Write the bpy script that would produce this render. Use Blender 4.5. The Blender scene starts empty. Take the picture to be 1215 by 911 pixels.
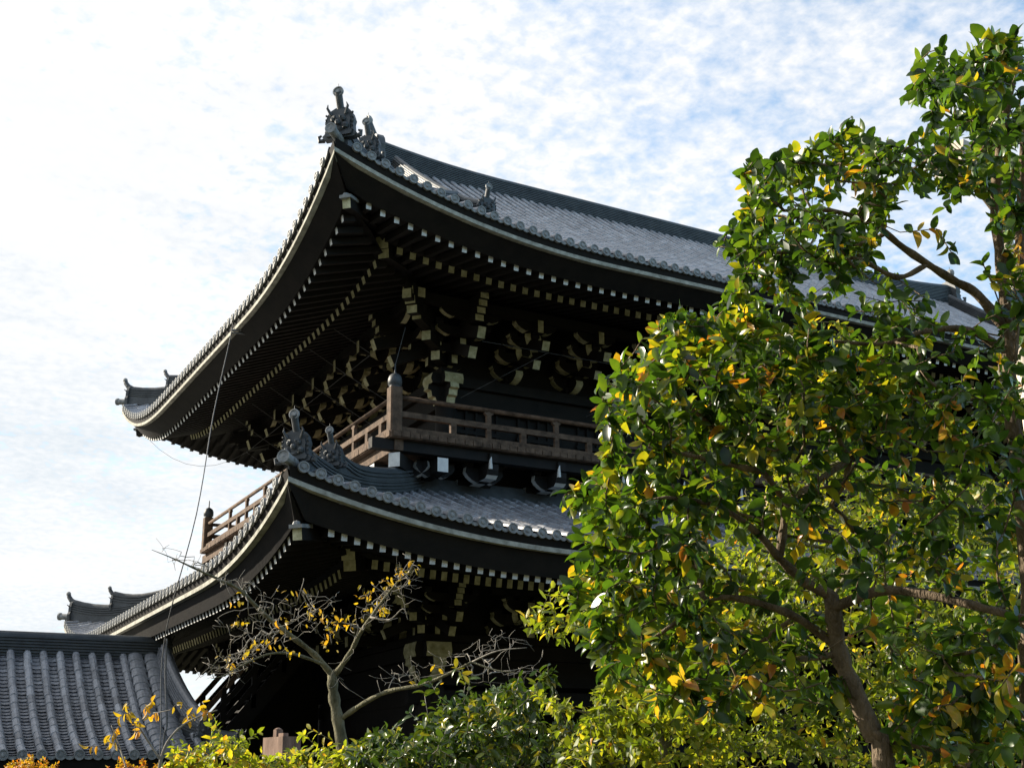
import bpy, math, random
import numpy as np
from mathutils import Vector
R = math.radians
D = bpy.data
scene = bpy.context.scene
COL = scene.collection
rnd = random.Random(11)

# ------------------------------------------------------------------ camera
CAM_POS = np.array([-10.79, -24.75, 2.32])
YAW, PITCH, ROLL, FPX = 0.51397, 0.32361, -0.01763, 1419.2      # fitted to a frame 1215 px wide
PW, PH = 1215.0, 911.0
def cam_axes():
    cy, sy, cp, sp = math.cos(YAW), math.sin(YAW), math.cos(PITCH), math.sin(PITCH)
    fw = np.array([sy*cp, cy*cp, sp]); rt = np.array([cy, -sy, 0.0]); up = np.cross(rt, fw)
    c, s = math.cos(ROLL), math.sin(ROLL)
    return rt*c + up*s, -rt*s + up*c, fw
RT, UP, FW = cam_axes()
def at(px, py, dist):
    """World point seen at photo pixel (px, py) at a distance in metres."""
    d = FW*FPX + RT*(px-PW/2) - UP*(py-PH/2)
    return CAM_POS + d/np.linalg.norm(d)*dist
def on(px, py, axis, val):
    d = FW*FPX + RT*(px-PW/2) - UP*(py-PH/2)
    return CAM_POS + d*((val-CAM_POS[axis])/d[axis])
cd = D.cameras.new('camera'); cam = D.objects.new('camera', cd); COL.objects.link(cam)
from mathutils import Matrix
cam.matrix_world = Matrix(((RT[0], UP[0], -FW[0], CAM_POS[0]), (RT[1], UP[1], -FW[1], CAM_POS[1]),
                           (RT[2], UP[2], -FW[2], CAM_POS[2]), (0, 0, 0, 1)))
cd.sensor_width = 36.0; cd.lens = FPX/PW*36.0
cd.clip_start = 0.1; cd.clip_end = 6000
scene.camera = cam

# ------------------------------------------------------------------ light
SUN_EL = R(27); SUN_DIR = np.array([-0.66, 0.75, 0.0]); SUN_DIR /= np.linalg.norm(SUN_DIR)
SUN_VEC = np.array([SUN_DIR[0]*math.cos(SUN_EL), SUN_DIR[1]*math.cos(SUN_EL), math.sin(SUN_EL)])
sl = D.lights.new('sun', 'SUN'); sl.energy = 5.0; sl.angle = R(0.55); sl.color = (1.0, 0.90, 0.74)
so = D.objects.new('sun', sl); COL.objects.link(so)
so.rotation_euler = Vector(SUN_VEC).to_track_quat('Z', 'Y').to_euler()
so.location = (-40, 40, 60)

world = D.worlds.new('World'); scene.world = world; world.use_nodes = True
nt = world.node_tree; nt.nodes.clear()
def N(t, kind, **kw):
    n = t.nodes.new(kind)
    for k, v in kw.items():
        if k.startswith('i_'): n.inputs[k[2:].replace('_', ' ')].default_value = v
        else: setattr(n, k, v)
    return n
def link(t, a, b): t.links.new(a, b)
def math_(t, op, a, b=None, clamp=False):
    n = t.nodes.new('ShaderNodeMath'); n.operation = op; n.use_clamp = clamp
    for i, x in enumerate((a, b)):
        if x is None: continue
        if isinstance(x, (int, float)): n.inputs[i].default_value = x
        else: t.links.new(x, n.inputs[i])
    return n.outputs[0]
def ramp(t, src, stops, interp='LINEAR'):
    n = t.nodes.new('ShaderNodeValToRGB'); e = n.color_ramp.elements; n.color_ramp.interpolation = interp
    while len(e) < len(stops): e.new(0.5)
    for el, (p, c) in zip(e, stops):
        el.position = p; el.color = c if len(c) == 4 else (*c, 1)
    t.links.new(src, n.inputs[0]); return n.outputs[0]
def mixc(t, fac, a, b):
    n = t.nodes.new('ShaderNodeMix'); n.data_type = 'RGBA'
    for idx, x in ((0, fac), (6, a), (7, b)):
        if isinstance(x, (int, float)): n.inputs[idx].default_value = x
        elif isinstance(x, tuple): n.inputs[idx].default_value = (*x, 1) if len(x) == 3 else x
        else: t.links.new(x, n.inputs[idx])
    return n.outputs[2]

sky = N(nt, 'ShaderNodeTexSky', sky_type='NISHITA', sun_disc=False, sun_elevation=SUN_EL,
        sun_rotation=math.atan2(SUN_VEC[0], SUN_VEC[1]), altitude=60, air_density=1.0, dust_density=0.6, ozone_density=2.0)
tc = N(nt, 'ShaderNodeTexCoord')
sep = N(nt, 'ShaderNodeSeparateXYZ'); link(nt, tc.outputs['Generated'], sep.inputs[0])
zz = math_(nt, 'ADD', math_(nt, 'MAXIMUM', sep.outputs[2], 0.0), 0.16)
cx_ = math_(nt, 'DIVIDE', sep.outputs[0], zz); cy_ = math_(nt, 'DIVIDE', sep.outputs[1], zz)
cmb = N(nt, 'ShaderNodeCombineXYZ'); link(nt, cx_, cmb.inputs[0]); link(nt, cy_, cmb.inputs[1])
big = N(nt, 'ShaderNodeTexNoise', i_Scale=0.9, i_Detail=5.0, i_Roughness=0.6, i_Distortion=0.2)
fine = N(nt, 'ShaderNodeTexNoise', i_Scale=46.0, i_Detail=4.0, i_Roughness=0.55, i_Distortion=0.15)
mid_ = N(nt, 'ShaderNodeTexNoise', i_Scale=13.0, i_Detail=4.0, i_Roughness=0.55, i_Distortion=0.3)
for n_ in (big, fine, mid_): link(nt, cmb.outputs[0], n_.inputs['Vector'])
dotn = N(nt, 'ShaderNodeVectorMath', operation='DOT_PRODUCT'); link(nt, tc.outputs['Generated'], dotn.inputs[0])
dotn.inputs[1].default_value = tuple(SUN_VEC)
sunw = math_(nt, 'MULTIPLY', math_(nt, 'ADD', dotn.outputs['Value'], -0.42), 0.62)
lowz = math_(nt, 'MULTIPLY', math_(nt, 'SUBTRACT', 0.30, sep.outputs[2]), 0.25)
tex = math_(nt, 'ADD', math_(nt, 'ADD', math_(nt, 'MULTIPLY', big.outputs[0], 1.0), math_(nt, 'MULTIPLY', fine.outputs[0], 0.72)), math_(nt, 'MULTIPLY', mid_.outputs[0], 0.68))
CLOUD_SUM = math_(nt, 'ADD', math_(nt, 'ADD', tex, sunw), lowz)
cover = ramp(nt, math_(nt, 'MULTIPLY', CLOUD_SUM, 0.5), [(0.37, (0.14,)*3), (0.50, (0.55,)*3), (0.63, (0.98,)*3)])
mps = N(nt, 'ShaderNodeMapping'); mps.inputs['Scale'].default_value = (1.0, 1.0, 3.2); link(nt, tc.outputs['Generated'], mps.inputs[0])
band = N(nt, 'ShaderNodeTexNoise', i_Scale=4.2, i_Detail=6.0, i_Roughness=0.58, i_Distortion=0.4); link(nt, mps.outputs[0], band.inputs['Vector'])
shade = math_(nt, 'ADD', math_(nt, 'MULTIPLY', fine.outputs[0], 0.35), math_(nt, 'MULTIPLY', band.outputs[0], 0.75))
thick = ramp(nt, math_(nt, 'ADD', shade, math_(nt, 'MULTIPLY', math_(nt, 'SUBTRACT', sep.outputs[2], 0.33), 0.55)), [(0.34, (0.74, 0.81, 0.87)), (0.56, (0.98, 0.99, 1.0)), (0.8, (1.04, 1.04, 1.04))])
CLOUD_L = 3.78
cl = N(nt, 'ShaderNodeMix', data_type='RGBA', blend_type='MULTIPLY'); cl.inputs[0].default_value = 1.0
link(nt, thick, cl.inputs[6]); cl.inputs[7].default_value = (CLOUD_L, CLOUD_L*1.0, CLOUD_L*1.0, 1)
skyb = N(nt, 'ShaderNodeMix', data_type='RGBA', blend_type='MULTIPLY'); skyb.inputs[0].default_value = 1.0
link(nt, sky.outputs[0], skyb.inputs[6]); skyb.inputs[7].default_value = (0.90, 1.12, 1.12, 1)
mixed = mixc(nt, cover, skyb.outputs[2], cl.outputs[2])
bg = N(nt, 'ShaderNodeBackground', i_Strength=0.13); link(nt, mixed, bg.inputs[0])
wo = N(nt, 'ShaderNodeOutputWorld'); link(nt, bg.outputs[0], wo.inputs[0])

scene.view_settings.view_transform = 'Standard'; scene.view_settings.look = 'None'
scene.view_settings.exposure = 1.05; scene.view_settings.gamma = 1.0
scene.view_settings.use_curve_mapping = False
scene.render.engine = 'CYCLES'
scene.cycles.max_bounces = 5; scene.cycles.diffuse_bounces = 3; scene.cycles.transparent_max_bounces = 4
scene.cycles.use_denoising = True

# ------------------------------------------------------------------ materials
def new_mat(name):
    m = D.materials.new(name); m.use_nodes = True
    t = m.node_tree; b = t.nodes['Principled BSDF']; return m, t, b
def objcoord(t, scale=(1, 1, 1)):
    c = N(t, 'ShaderNodeTexCoord'); mpn = N(t, 'ShaderNodeMapping'); mpn.inputs['Scale'].default_value = scale
    link(t, c.outputs['Object'], mpn.inputs[0]); return mpn.outputs[0]
def noisy(name, ca, cb, scale=3.0, rough=0.8, detail=6, bump=0.0, stretch=(1, 1, 1), spec=0.3, rvar=0.0, bscale=None):
    m, t, b = new_mat(name)
    v = objcoord(t, stretch)
    n = N(t, 'ShaderNodeTexNoise', i_Scale=scale, i_Detail=detail, i_Roughness=0.62); link(t, v, n.inputs['Vector'])
    link(t, ramp(t, n.outputs[0], [(0.3, ca), (0.72, cb)]), b.inputs['Base Color'])
    b.inputs['Roughness'].default_value = rough; b.inputs['Specular IOR Level'].default_value = spec
    if rvar:
        link(t, math_(t, 'ADD', math_(t, 'MULTIPLY', n.outputs[0], rvar), rough-rvar/2), b.inputs['Roughness'])
    if bump:
        n2 = N(t, 'ShaderNodeTexNoise', i_Scale=bscale or scale*6, i_Detail=4.0); link(t, v, n2.inputs['Vector'])
        bp = N(t, 'ShaderNodeBump', i_Strength=bump, i_Distance=0.02); link(t, n2.outputs[0], bp.inputs['Height'])
        link(t, bp.outputs[0], b.inputs['Normal'])
    return m
M = {}
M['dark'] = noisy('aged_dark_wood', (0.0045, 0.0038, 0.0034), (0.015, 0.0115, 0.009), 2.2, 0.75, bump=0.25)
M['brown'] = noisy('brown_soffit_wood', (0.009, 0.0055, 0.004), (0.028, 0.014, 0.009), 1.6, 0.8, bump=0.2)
M['rail'] = noisy('weathered_rail_wood', (0.040, 0.025, 0.016), (0.175, 0.115, 0.076), 5.0, 0.85, bump=0.5)
M['white'] = noisy('white_end_paint', (0.56, 0.57, 0.56), (0.82, 0.82, 0.79), 7.0, 0.85)
M['ochre'] = noisy('yellowed_end_paint', (0.26, 0.24, 0.12), (0.70, 0.67, 0.45), 5.0, 0.9, bump=0.15)  # yellower paint, also darkened to stand for less sky on inner ends
M['eave'] = noisy('limewashed_eave_board', (0.20, 0.195, 0.16), (0.50, 0.49, 0.42), 5.5, 0.85)
M['tile'] = noisy('grey_roof_tile', (0.085, 0.093, 0.112), (0.27, 0.285, 0.325), 3.4, 0.42, bump=0.2, spec=0.6, rvar=0.3)
M['ridge'] = noisy('dark_ridge_tile', (0.028, 0.032, 0.036), (0.075, 0.083, 0.088), 2.6, 0.55, bump=0.25, spec=0.5)
def tile_mat(name, ca, cb, rough):
    m, t, b = new_mat(name)
    v = objcoord(t); n = N(t, 'ShaderNodeTexNoise', i_Scale=1.1, i_Detail=8.0, i_Roughness=0.68); link(t, v, n.inputs['Vector'])
    n2 = N(t, 'ShaderNodeTexNoise', i_Scale=14.0, i_Detail=5.0); link(t, v, n2.inputs['Vector'])
    a = N(t, 'ShaderNodeAttribute', attribute_name='tint')
    f = math_(t, 'ADD', math_(t, 'ADD', math_(t, 'MULTIPLY', a.outputs['Fac'], .55), math_(t, 'MULTIPLY', n.outputs[0], .45)), math_(t, 'MULTIPLY', math_(t, 'SUBTRACT', n2.outputs[0], .5), .55))
    col = ramp(t, f, [(0.2, ca), (0.5, tuple((p+q)*.45 for p, q in zip(ca, cb))), (0.82, cb)])
    moss = N(t, 'ShaderNodeTexNoise', i_Scale=0.7, i_Detail=7.0, i_Roughness=0.7); link(t, v, moss.inputs['Vector'])
    col = mixc(t, ramp(t, moss.outputs[0], [(0.60, (0, 0, 0)), (0.8, (.35, .35, .35))]), col, (0.10, 0.10, 0.075))
    link(t, col, b.inputs['Base Color'])
    link(t, math_(t, 'ADD', math_(t, 'MULTIPLY', n2.outputs[0], .35), rough-.17), b.inputs['Roughness']); b.inputs['Specular IOR Level'].default_value = .6
    bp = N(t, 'ShaderNodeBump', i_Strength=0.25, i_Distance=0.02); link(t, n2.outputs[0], bp.inputs['Height']); link(t, bp.outputs[0], b.inputs['Normal'])
    return m
M['tile'] = tile_mat('grey_roof_tile', (0.055, 0.058, 0.067), (0.45, 0.46, 0.49), 0.40)
M['cap'] = noisy('eave_cap_tile', (0.14, 0.145, 0.145), (0.36, 0.365, 0.36), 9.0, 0.6, bump=0.2)
M['stone'] = noisy('stone', (0.20, 0.19, 0.17), (0.36, 0.34, 0.31), 4.0, 0.9, bump=0.4)
M['plaster'] = noisy('plaster', (0.55, 0.53, 0.47), (0.72, 0.70, 0.63), 1.5, 0.9)
M['metal'] = noisy('grey_cable_metal', (0.09, 0.09, 0.09), (0.18, 0.18, 0.18), 6.0, 0.5)
M['soil'] = noisy('ground_soil', (0.025, 0.032, 0.014), (0.075, 0.07, 0.04), 0.6, 0.95, bump=0.5)
M['bark_grey'] = noisy('grey_green_bark', (0.06, 0.058, 0.03), (0.26, 0.24, 0.155), 14.0, 0.9, bump=1.0, stretch=(1, 1, 0.4))
M['bark_brown'] = noisy('brown_bark', (0.07, 0.05, 0.03), (0.28, 0.21, 0.14), 14.0, 0.85, bump=1.0, stretch=(1, 1, 0.4))
M['twig'] = noisy('pale_twig', (0.16, 0.145, 0.12), (0.36, 0.33, 0.28), 12.0, 0.8)
M['post'] = noisy('pinkish_brown_timber', (0.11, 0.066, 0.046), (0.30, 0.20, 0.15), 5.0, 0.85, bump=0.3, stretch=(3, 3, 0.5))
M['lamp'] = noisy('beige_lamp_paint', (0.52, 0.44, 0.34), (0.66, 0.57, 0.46), 2.0, 0.6)
M['lampglass'] = noisy('frosted_lamp_glass', (0.45, 0.45, 0.42), (0.6, 0.6, 0.56), 2.0, 0.2)

def leaf_mat(name, stops, rough=0.35, trans=0.45, tgain=1.5, spec=0.5):
    m, t, b = new_mat(name)
    a = N(t, 'ShaderNodeAttribute', attribute_name='tint')
    c = N(t, 'ShaderNodeTexCoord'); n = N(t, 'ShaderNodeTexNoise', i_Scale=26.0, i_Detail=4.0); link(t, c.outputs['Object'], n.inputs['Vector'])
    f = math_(t, 'ADD', a.outputs['Fac'], math_(t, 'MULTIPLY', math_(t, 'SUBTRACT', n.outputs[0], 0.5), 0.50), clamp=True)
    colr = ramp(t, f, stops)
    link(t, colr, b.inputs['Base Color']); b.inputs['Roughness'].default_value = rough; b.inputs['Specular IOR Level'].default_value = spec
    g = N(t, 'ShaderNodeMix', data_type='RGBA', blend_type='MULTIPLY'); g.inputs[0].default_value = 1.0
    link(t, colr, g.inputs[6]); g.inputs[7].default_value = (tgain*1.15, tgain*1.1, tgain*0.45, 1)
    tr = N(t, 'ShaderNodeBsdfTranslucent'); link(t, g.outputs[2], tr.inputs[0])
    mx = N(t, 'ShaderNodeMixShader'); mx.inputs[0].default_value = trans
    link(t, b.outputs[0], mx.inputs[1]); link(t, tr.outputs[0], mx.inputs[2])
    link(t, mx.outputs[0], t.nodes['Material Output'].inputs[0]); return m
M['leaf_camellia'] = leaf_mat('camellia_leaf', [(0.0, (0.012, 0.032, 0.006)), (0.30, (0.042, 0.090, 0.009)), (0.58, (0.115, 0.168, 0.012)), (0.78, (0.26, 0.24, 0.015)), (0.90, (0.42, 0.27, 0.02)), (1.0, (0.38, 0.14, 0.02))], 0.32, 0.45, 1.95, 0.55)
M['leaf_fine'] = leaf_mat('fine_yellow_green_leaf', [(0.0, (0.03, 0.055, 0.008)), (0.4, (0.085, 0.125, 0.012)), (0.7, (0.20, 0.235, 0.018)), (0.9, (0.40, 0.33, 0.03)), (1.0, (0.45, 0.22, 0.03))], 0.45, 0.5, 1.9)
M['leaf_dark'] = leaf_mat('dark_glossy_leaf', [(0.0, (0.014, 0.034, 0.007)), (0.5, (0.045, 0.085, 0.012)), (0.8, (0.13, 0.16, 0.02)), (1.0, (0.30, 0.24, 0.03))], 0.33, 0.3, 1.7, 0.5)
M['leaf_yellow'] = leaf_mat('yellow_autumn_leaf', [(0.0, (0.22, 0.19, 0.02)), (0.5, (0.48, 0.32, 0.025)), (1.0, (0.50, 0.20, 0.02))], 0.5, 0.5, 1.3)
M['leaf_orange'] = leaf_mat('orange_autumn_leaf', [(0.0, (0.46, 0.38, 0.03)), (0.5, (0.60, 0.30, 0.025)), (1.0, (0.52, 0.13, 0.02))], 0.55, 0.4, 1.2)

# ------------------------------------------------------------------ mesh helpers
class MB:
    def __init__(s): s.v, s.f, s.m, s.t = [], [], [], []
    def add(s, verts, faces, mat=0, tint=None):
        s.t.extend([0.5]*len(verts) if tint is None else tint)
        o = len(s.v); s.v.extend([tuple(map(float, p)) for p in verts])
        for i, f in enumerate(faces):
            s.f.append(tuple(o+j for j in f)); s.m.append(mat[i] if isinstance(mat, (list, tuple)) else mat)
    def box(s, a, b, mat=0):
        x0, y0, z0 = a; x1, y1, z1 = b
        s.add([(x0,y0,z0),(x1,y0,z0),(x1,y1,z0),(x0,y1,z0),(x0,y0,z1),(x1,y0,z1),(x1,y1,z1),(x0,y1,z1)],
              [(0,3,2,1),(4,5,6,7),(0,1,5,4),(1,2,6,5),(2,3,7,6),(3,0,4,7)], mat)
    def beam(s, p0, p1, w, h, mat=0, e0=None, e1=None, up=(0, 0, 1), w1=None, h1=None):
        p0 = np.array(p0, float); p1 = np.array(p1, float); d = p1-p0; d /= np.linalg.norm(d)
        sd = np.cross(d, up); sd /= np.linalg.norm(sd); u = np.cross(sd, d)
        vs = []
        for p, ww, hh in ((p0, w, h), (p1, w1 or w, h1 or h)):
            for a, b in ((-1,-1),(1,-1),(1,1),(-1,1)): vs.append(p+sd*a*ww/2+u*b*hh/2)
        s.add(vs, [(0,1,2,3),(7,6,5,4),(0,4,5,1),(1,5,6,2),(2,6,7,3),(3,7,4,0)],
              [mat if e0 is None else e0, mat if e1 is None else e1, mat, mat, mat, mat])
    def tube(s, pts, rad, n=8, mat=0, caps=True, capmat=None):
        pts = [np.array(p, float) for p in pts]; k = len(pts)
        if not hasattr(rad, '__len__'): rad = [rad]*k
        vs = []; ref = np.array([0.0, 0, 1]); prev = None
        for i in range(k):
            d = pts[min(i+1, k-1)]-pts[max(i-1, 0)]; d = d/(np.linalg.norm(d)+1e-12)
            if prev is None:
                a = np.cross(d, ref)
                if np.linalg.norm(a) < 0.05: a = np.cross(d, np.array([1.0, 0, 0]))
            else:
                a = prev-d*(prev@d)
            a /= np.linalg.norm(a); prev = a; b = np.cross(d, a)
            for j in range(n):
                t = 2*math.pi*j/n; vs.append(pts[i]+(a*math.cos(t)+b*math.sin(t))*rad[i])
        fs = [(i*n+j, i*n+(j+1) % n, (i+1)*n+(j+1) % n, (i+1)*n+j) for i in range(k-1) for j in range(n)]
        ms = [mat]*len(fs)
        if caps:
            fs += [tuple(range(n-1, -1, -1)), tuple((k-1)*n+j for j in range(n))]; ms += [mat if capmat is None else capmat]*2
        s.add(vs, fs, ms)
    def lathe(s, base, prof, n=14, mat=0, axis=(0, 0, 1)):
        ax = np.array(axis, float); ax /= np.linalg.norm(ax)
        a = np.cross(ax, (0.3, 0.9, 0.1) if abs(ax[2]) > .9 else (0, 0, 1)); a /= np.linalg.norm(a); b = np.cross(ax, a)
        base = np.array(base, float); vs = []
        for r, h in prof:
            for j in range(n):
                t = 2*math.pi*j/n; vs.append(base+ax*h+(a*math.cos(t)+b*math.sin(t))*r)
        k = len(prof)
        fs = [(i*n+j, i*n+(j+1) % n, (i+1)*n+(j+1) % n, (i+1)*n+j) for i in range(k-1) for j in range(n)]
        fs += [tuple(range(n-1, -1, -1)), tuple((k-1)*n+j for j in range(n))]
        s.add(vs, fs, mat)
    def prism(s, poly, origin, ax, ay, az, thick, mat=0, sidemats=None):
        """poly (2D, counter-clockwise) in the ax/ay plane, extruded thick along az, centred."""
        o, ax, ay, az = [np.array(q, float) for q in (origin, ax, ay, az)]
        n = len(poly); vs = [o+ax*p[0]+ay*p[1]+az*(-thick/2) for p in poly]+[o+ax*p[0]+ay*p[1]+az*thick/2 for p in poly]
        fs = [tuple(range(n-1, -1, -1)), tuple(range(n, 2*n))]; ms = [mat, mat]
        for i in range(n):
            fs.append((i, (i+1) % n, n+(i+1) % n, n+i)); ms.append(sidemats[i] if sidemats else mat)
        s.add(vs, fs, ms)
    def ball(s, c, r, mat=0, n=8, sq=(1, 1, 1)):
        vs, fs = [], []
        m = n//2+1
        for i in range(m+1):
            th = math.pi*i/m
            for j in range(n):
                ph = 2*math.pi*j/n
                vs.append((c[0]+r*sq[0]*math.sin(th)*math.cos(ph), c[1]+r*sq[1]*math.sin(th)*math.sin(ph), c[2]+r*sq[2]*math.cos(th)))
        for i in range(m):
            for j in range(n): fs.append((i*n+j, (i+1)*n+j, (i+1)*n+(j+1) % n, i*n+(j+1) % n))
        s.add(vs, fs, mat)
    def mesh(s, name, mats, smooth=False):
        me = D.meshes.new(name); me.from_pydata(s.v, [], s.f)
        for m in mats: me.materials.append(M[m])
        me.polygons.foreach_set('material_index', s.m)
        if smooth: me.polygons.foreach_set('use_smooth', [True]*len(s.f))
        a_ = me.attributes.new('tint', 'FLOAT', 'POINT'); a_.data.foreach_set('value', np.array(s.t, np.float32))
        me.update(); return me
    def build(s, name, mats, parent=None, smooth=False):
        return link_obj(name, s.mesh(name, mats, smooth), parent)
def link_obj(name, me, parent=None):
    o = D.objects.new(name, me); COL.objects.link(o)
    if parent is not None: o.parent = parent
    return o
def tag(o, label, cat, group=None):
    o['label'] = label; o['category'] = cat
    if group: o['group'] = group
    return o
def thing(name, label, cat, loc=(0, 0, 0), group=None):
    o = D.objects.new(name, None); COL.objects.link(o); o.location = loc; o.empty_display_size = 0.3
    return tag(o, label, cat, group)

# ------------------------------------------------------------------ ground
def gz(x, y):
    t = np.clip((-y-8)/14.0, 0, 1); t = t*t*(3-2*t)
    h = np.clip((-y-27.5)/40.0, 0, 1); h = h*h*(3-2*h)  # unseen hillside behind the camera, raised to block low sky fill
    return 0.66*t+22*h
def make_ground():
    def axis(c, fine_half, step):
        a = list(np.arange(-fine_half, fine_half+.01, step))
        e = [fine_half*k for k in (1.5, 2.5, 4, 8, 20, 60)]
        return np.array([-q for q in e[::-1]]+a+e)+c
    xs, ys = axis(6, 40, 2.0), axis(0, 40, 2.0)
    v = [(x, y, float(gz(x, y))) for y in ys for x in xs]
    n = len(xs)
    f = [(j*n+i, j*n+i+1, (j+1)*n+i+1, (j+1)*n+i) for j in range(len(ys)-1) for i in range(n-1)]
    b = MB(); b.add(v, f, 0); o = b.build('ground', ['soil'], None, True); o['kind'] = 'structure'
make_ground()

# ------------------------------------------------------------------ roofs
class Roof:
    """Tiled roof on a rectangular eave: sides F (-y), L (-x), B (+y), R (+x); u along a side, s inwards."""
    def __init__(r, X0, X1, Y0, Y1, curves, rise, fade=7.0):
        r.X0, r.X1, r.Y0, r.Y1, r.cv, r.rise, r.fade = X0, X1, Y0, Y1, curves, rise, fade
    def ln(r, sd): return (r.X1-r.X0) if sd in 'FB' else (r.Y1-r.Y0)
    def w(r, sd, u, s, z):
        if sd == 'F': return (r.X0+u, r.Y0+s, z)
        if sd == 'B': return (r.X1-u, r.Y1-s, z)
        if sd == 'L': return (r.X0+s, r.Y1-u, z)
        return (r.X1-s, r.Y0+u, z)
    def d(r, sd, u): return min(u, r.ln(sd)-u)
    def ze(r, sd, u, s=0.0):          # eave (white board) height, curve fading inwards
        z0, up, L, ex = r.cv[sd]; d = max(r.d(sd, u), 0)
        e = up*(max(0, (L-d)/L))**ex
        return z0+e*max(0.0, 1-s/r.fade)
    def zt(r, sd, u, s): return r.ze(sd, u, s)+0.30+r.rise(max(s, 0))
    def sweep(r, b, sd, sec, mat, step=0.5):
        L = r.ln(sd); n = max(int(L/step), 4); us = [L*i/n for i in range(n+1)]; k = len(sec); vs = []
        for u in us:
            for (s, dz) in sec:
                uu = min(max(u, s), L-s); vs.append(r.w(sd, uu, s, r.ze(sd, uu, s)+dz))
        fs = [(i*k+j, (i+1)*k+j, (i+1)*k+(j+1) % k, i*k+(j+1) % k) for i in range(n) for j in range(k)]
        b.add(vs, fs, mat)
    def loft(r, b, sd, sec, mat, step=0.5):     # open sheet under the eave, mitred at the hips
        L = r.ln(sd); n = max(int(L/step), 4); us = [L*i/n for i in range(n+1)]; k = len(sec); vs = []
        for u in us:
            d = min(u, L-u)
            for (s, dz) in sec:
                if s > d:
                    ss = d
                    for (sa, za), (sb, zb) in zip(sec[:-1], sec[1:]):
                        if sa <= d <= sb: zz_ = za+(zb-za)*(d-sa)/(sb-sa); break
                    else: zz_ = sec[0][1]; ss = d
                    vs.append(r.w(sd, u, ss, r.ze(sd, u, ss)+zz_))
                else: vs.append(r.w(sd, u, s, r.ze(sd, u, s)+dz))
        fs = [(i*k+j, i*k+j+1, (i+1)*k+j+1, (i+1)*k+j) for i in range(n) for j in range(k-1)]
        b.add(vs, fs, mat)
    def tiles(r, b, sd, smax, pitch, expo, rad, capr, panstep=None, jit=0.006, u0=None, u1=None, capmat=1):
        L = r.ln(sd); n = int((L-0.3)/pitch); off = (L-n*pitch)/2
        a8 = [math.pi*j/6 for j in range(7)]
        panstep = panstep or expo
        q = random.Random(5)
        for k in range(n+1):
            u = off+k*pitch
            if (u0 is not None and u < u0) or (u1 is not None and u > u1): continue
            sm = smax(u)
            if sm < 0.25: continue
            ns = max(int(round(sm/expo)), 1); st = [-0.07]+[i*expo for i in range(1, ns)]+[sm]
            vs, fs = [], []; cnt = 0; tn = []
            for s0, s1 in zip(st[:-1], st[1:]):
                tn += [min(1, max(0, q.gauss(.54, .11)))]*14
                jx, jz = q.uniform(-jit, jit), q.uniform(-jit, jit)
                for s, rr in ((s0, rad*1.05), (s1, rad*0.93)):
                    z = r.zt(sd, u, s)+0.035+jz
                    for t in a8: vs.append(r.w(sd, u+math.cos(t)*rr+jx, s, z+math.sin(t)*rr))
                for j in range(6): fs.append((cnt+j, cnt+j+1, cnt+8+j, cnt+7+j))
                fs.append(tuple(cnt+j for j in range(6, -1, -1)))
                cnt += 14
            b.add(vs, fs, 0, tn)
            # round end tile
            cz = r.zt(sd, u, -0.07)+0.02
            c = np.array(r.w(sd, u, -0.09, cz)); ax = np.array(r.w(sd, u, -1.09, cz))-c
            b.lathe(c-ax*0.06, [(capr, 0), (capr, 0.06), (capr*0.78, 0.06), (capr*0.74, 0.045), (capr*0.40, 0.045), (capr*0.34, 0.065), (0.004, 0.07)], 14, capmat, ax)
            # pan tiles to the next row
            if k == n: continue
            sm2 = min(sm, smax(u+pitch)); smx = max(sm, smax(u+pitch))
            ns = max(int(round(smx/panstep)), 1); vs, fs = [], []; cnt = 0; tn = []
            sag = 0.05
            for i in range(ns):
                s0, s1 = (i*panstep-(0.05 if i == 0 else 0)), min((i+1)*panstep, smx)
                tn += [min(1, max(0, q.gauss(.26, .10)))]*10  # pans tinted darker than covers: shade between the rows put into the colour
                lift = min(0.038, panstep*0.26); jz = q.uniform(-jit, jit)*.6
                for s, dz in ((s0-(.035 if i else 0), lift), (s1, 0.0)):
                    for fr, sg in ((0.0, 0.0), (0.25, -.75), (0.5, -1), (0.75, -.75), (1.0, 0.0)):
                        uu = u+fr*pitch; ss = min(s, max(smax(uu), smax(u) if fr < .5 else smax(u+pitch), .02) if sm > smx-.01 or True else s)
                        vs.append(r.w(sd, uu, ss, r.zt(sd, uu, ss)+dz+sg*sag+jz))
                for j in range(4): fs.append((cnt+j, cnt+j+1, cnt+6+j, cnt+5+j))
                for j in range(4): fs.append((cnt+j, cnt-5+j if i else cnt+j, cnt-4+j if i else cnt+j+1, cnt+j+1)) if i else None
                cnt += 10
            b.add(vs, fs, 0, tn)
            # drooping lip of the eave pan tile
            vs = []
            for fr, sg, lp in ((0.2, -.6, .03), (0.35, -.9, .055), (0.5, -1, .065), (0.65, -.9, .055), (0.8, -.6, .03)):
                uu = u+fr*pitch; z = r.zt(sd, uu, -0.05)+sag*sg+0.03
                vs += [r.w(sd, uu, -0.055, z+.012), r.w(sd, uu, -0.055, z-lp), r.w(sd, uu, -0.02, z-lp)]
            fs = []
            for j in range(4): fs += [(3*j, 3*j+1, 3*j+4, 3*j+3), (3*j+1, 3*j+2, 3*j+5, 3*j+4)]
            b.add(vs, fs, capmat)

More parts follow.
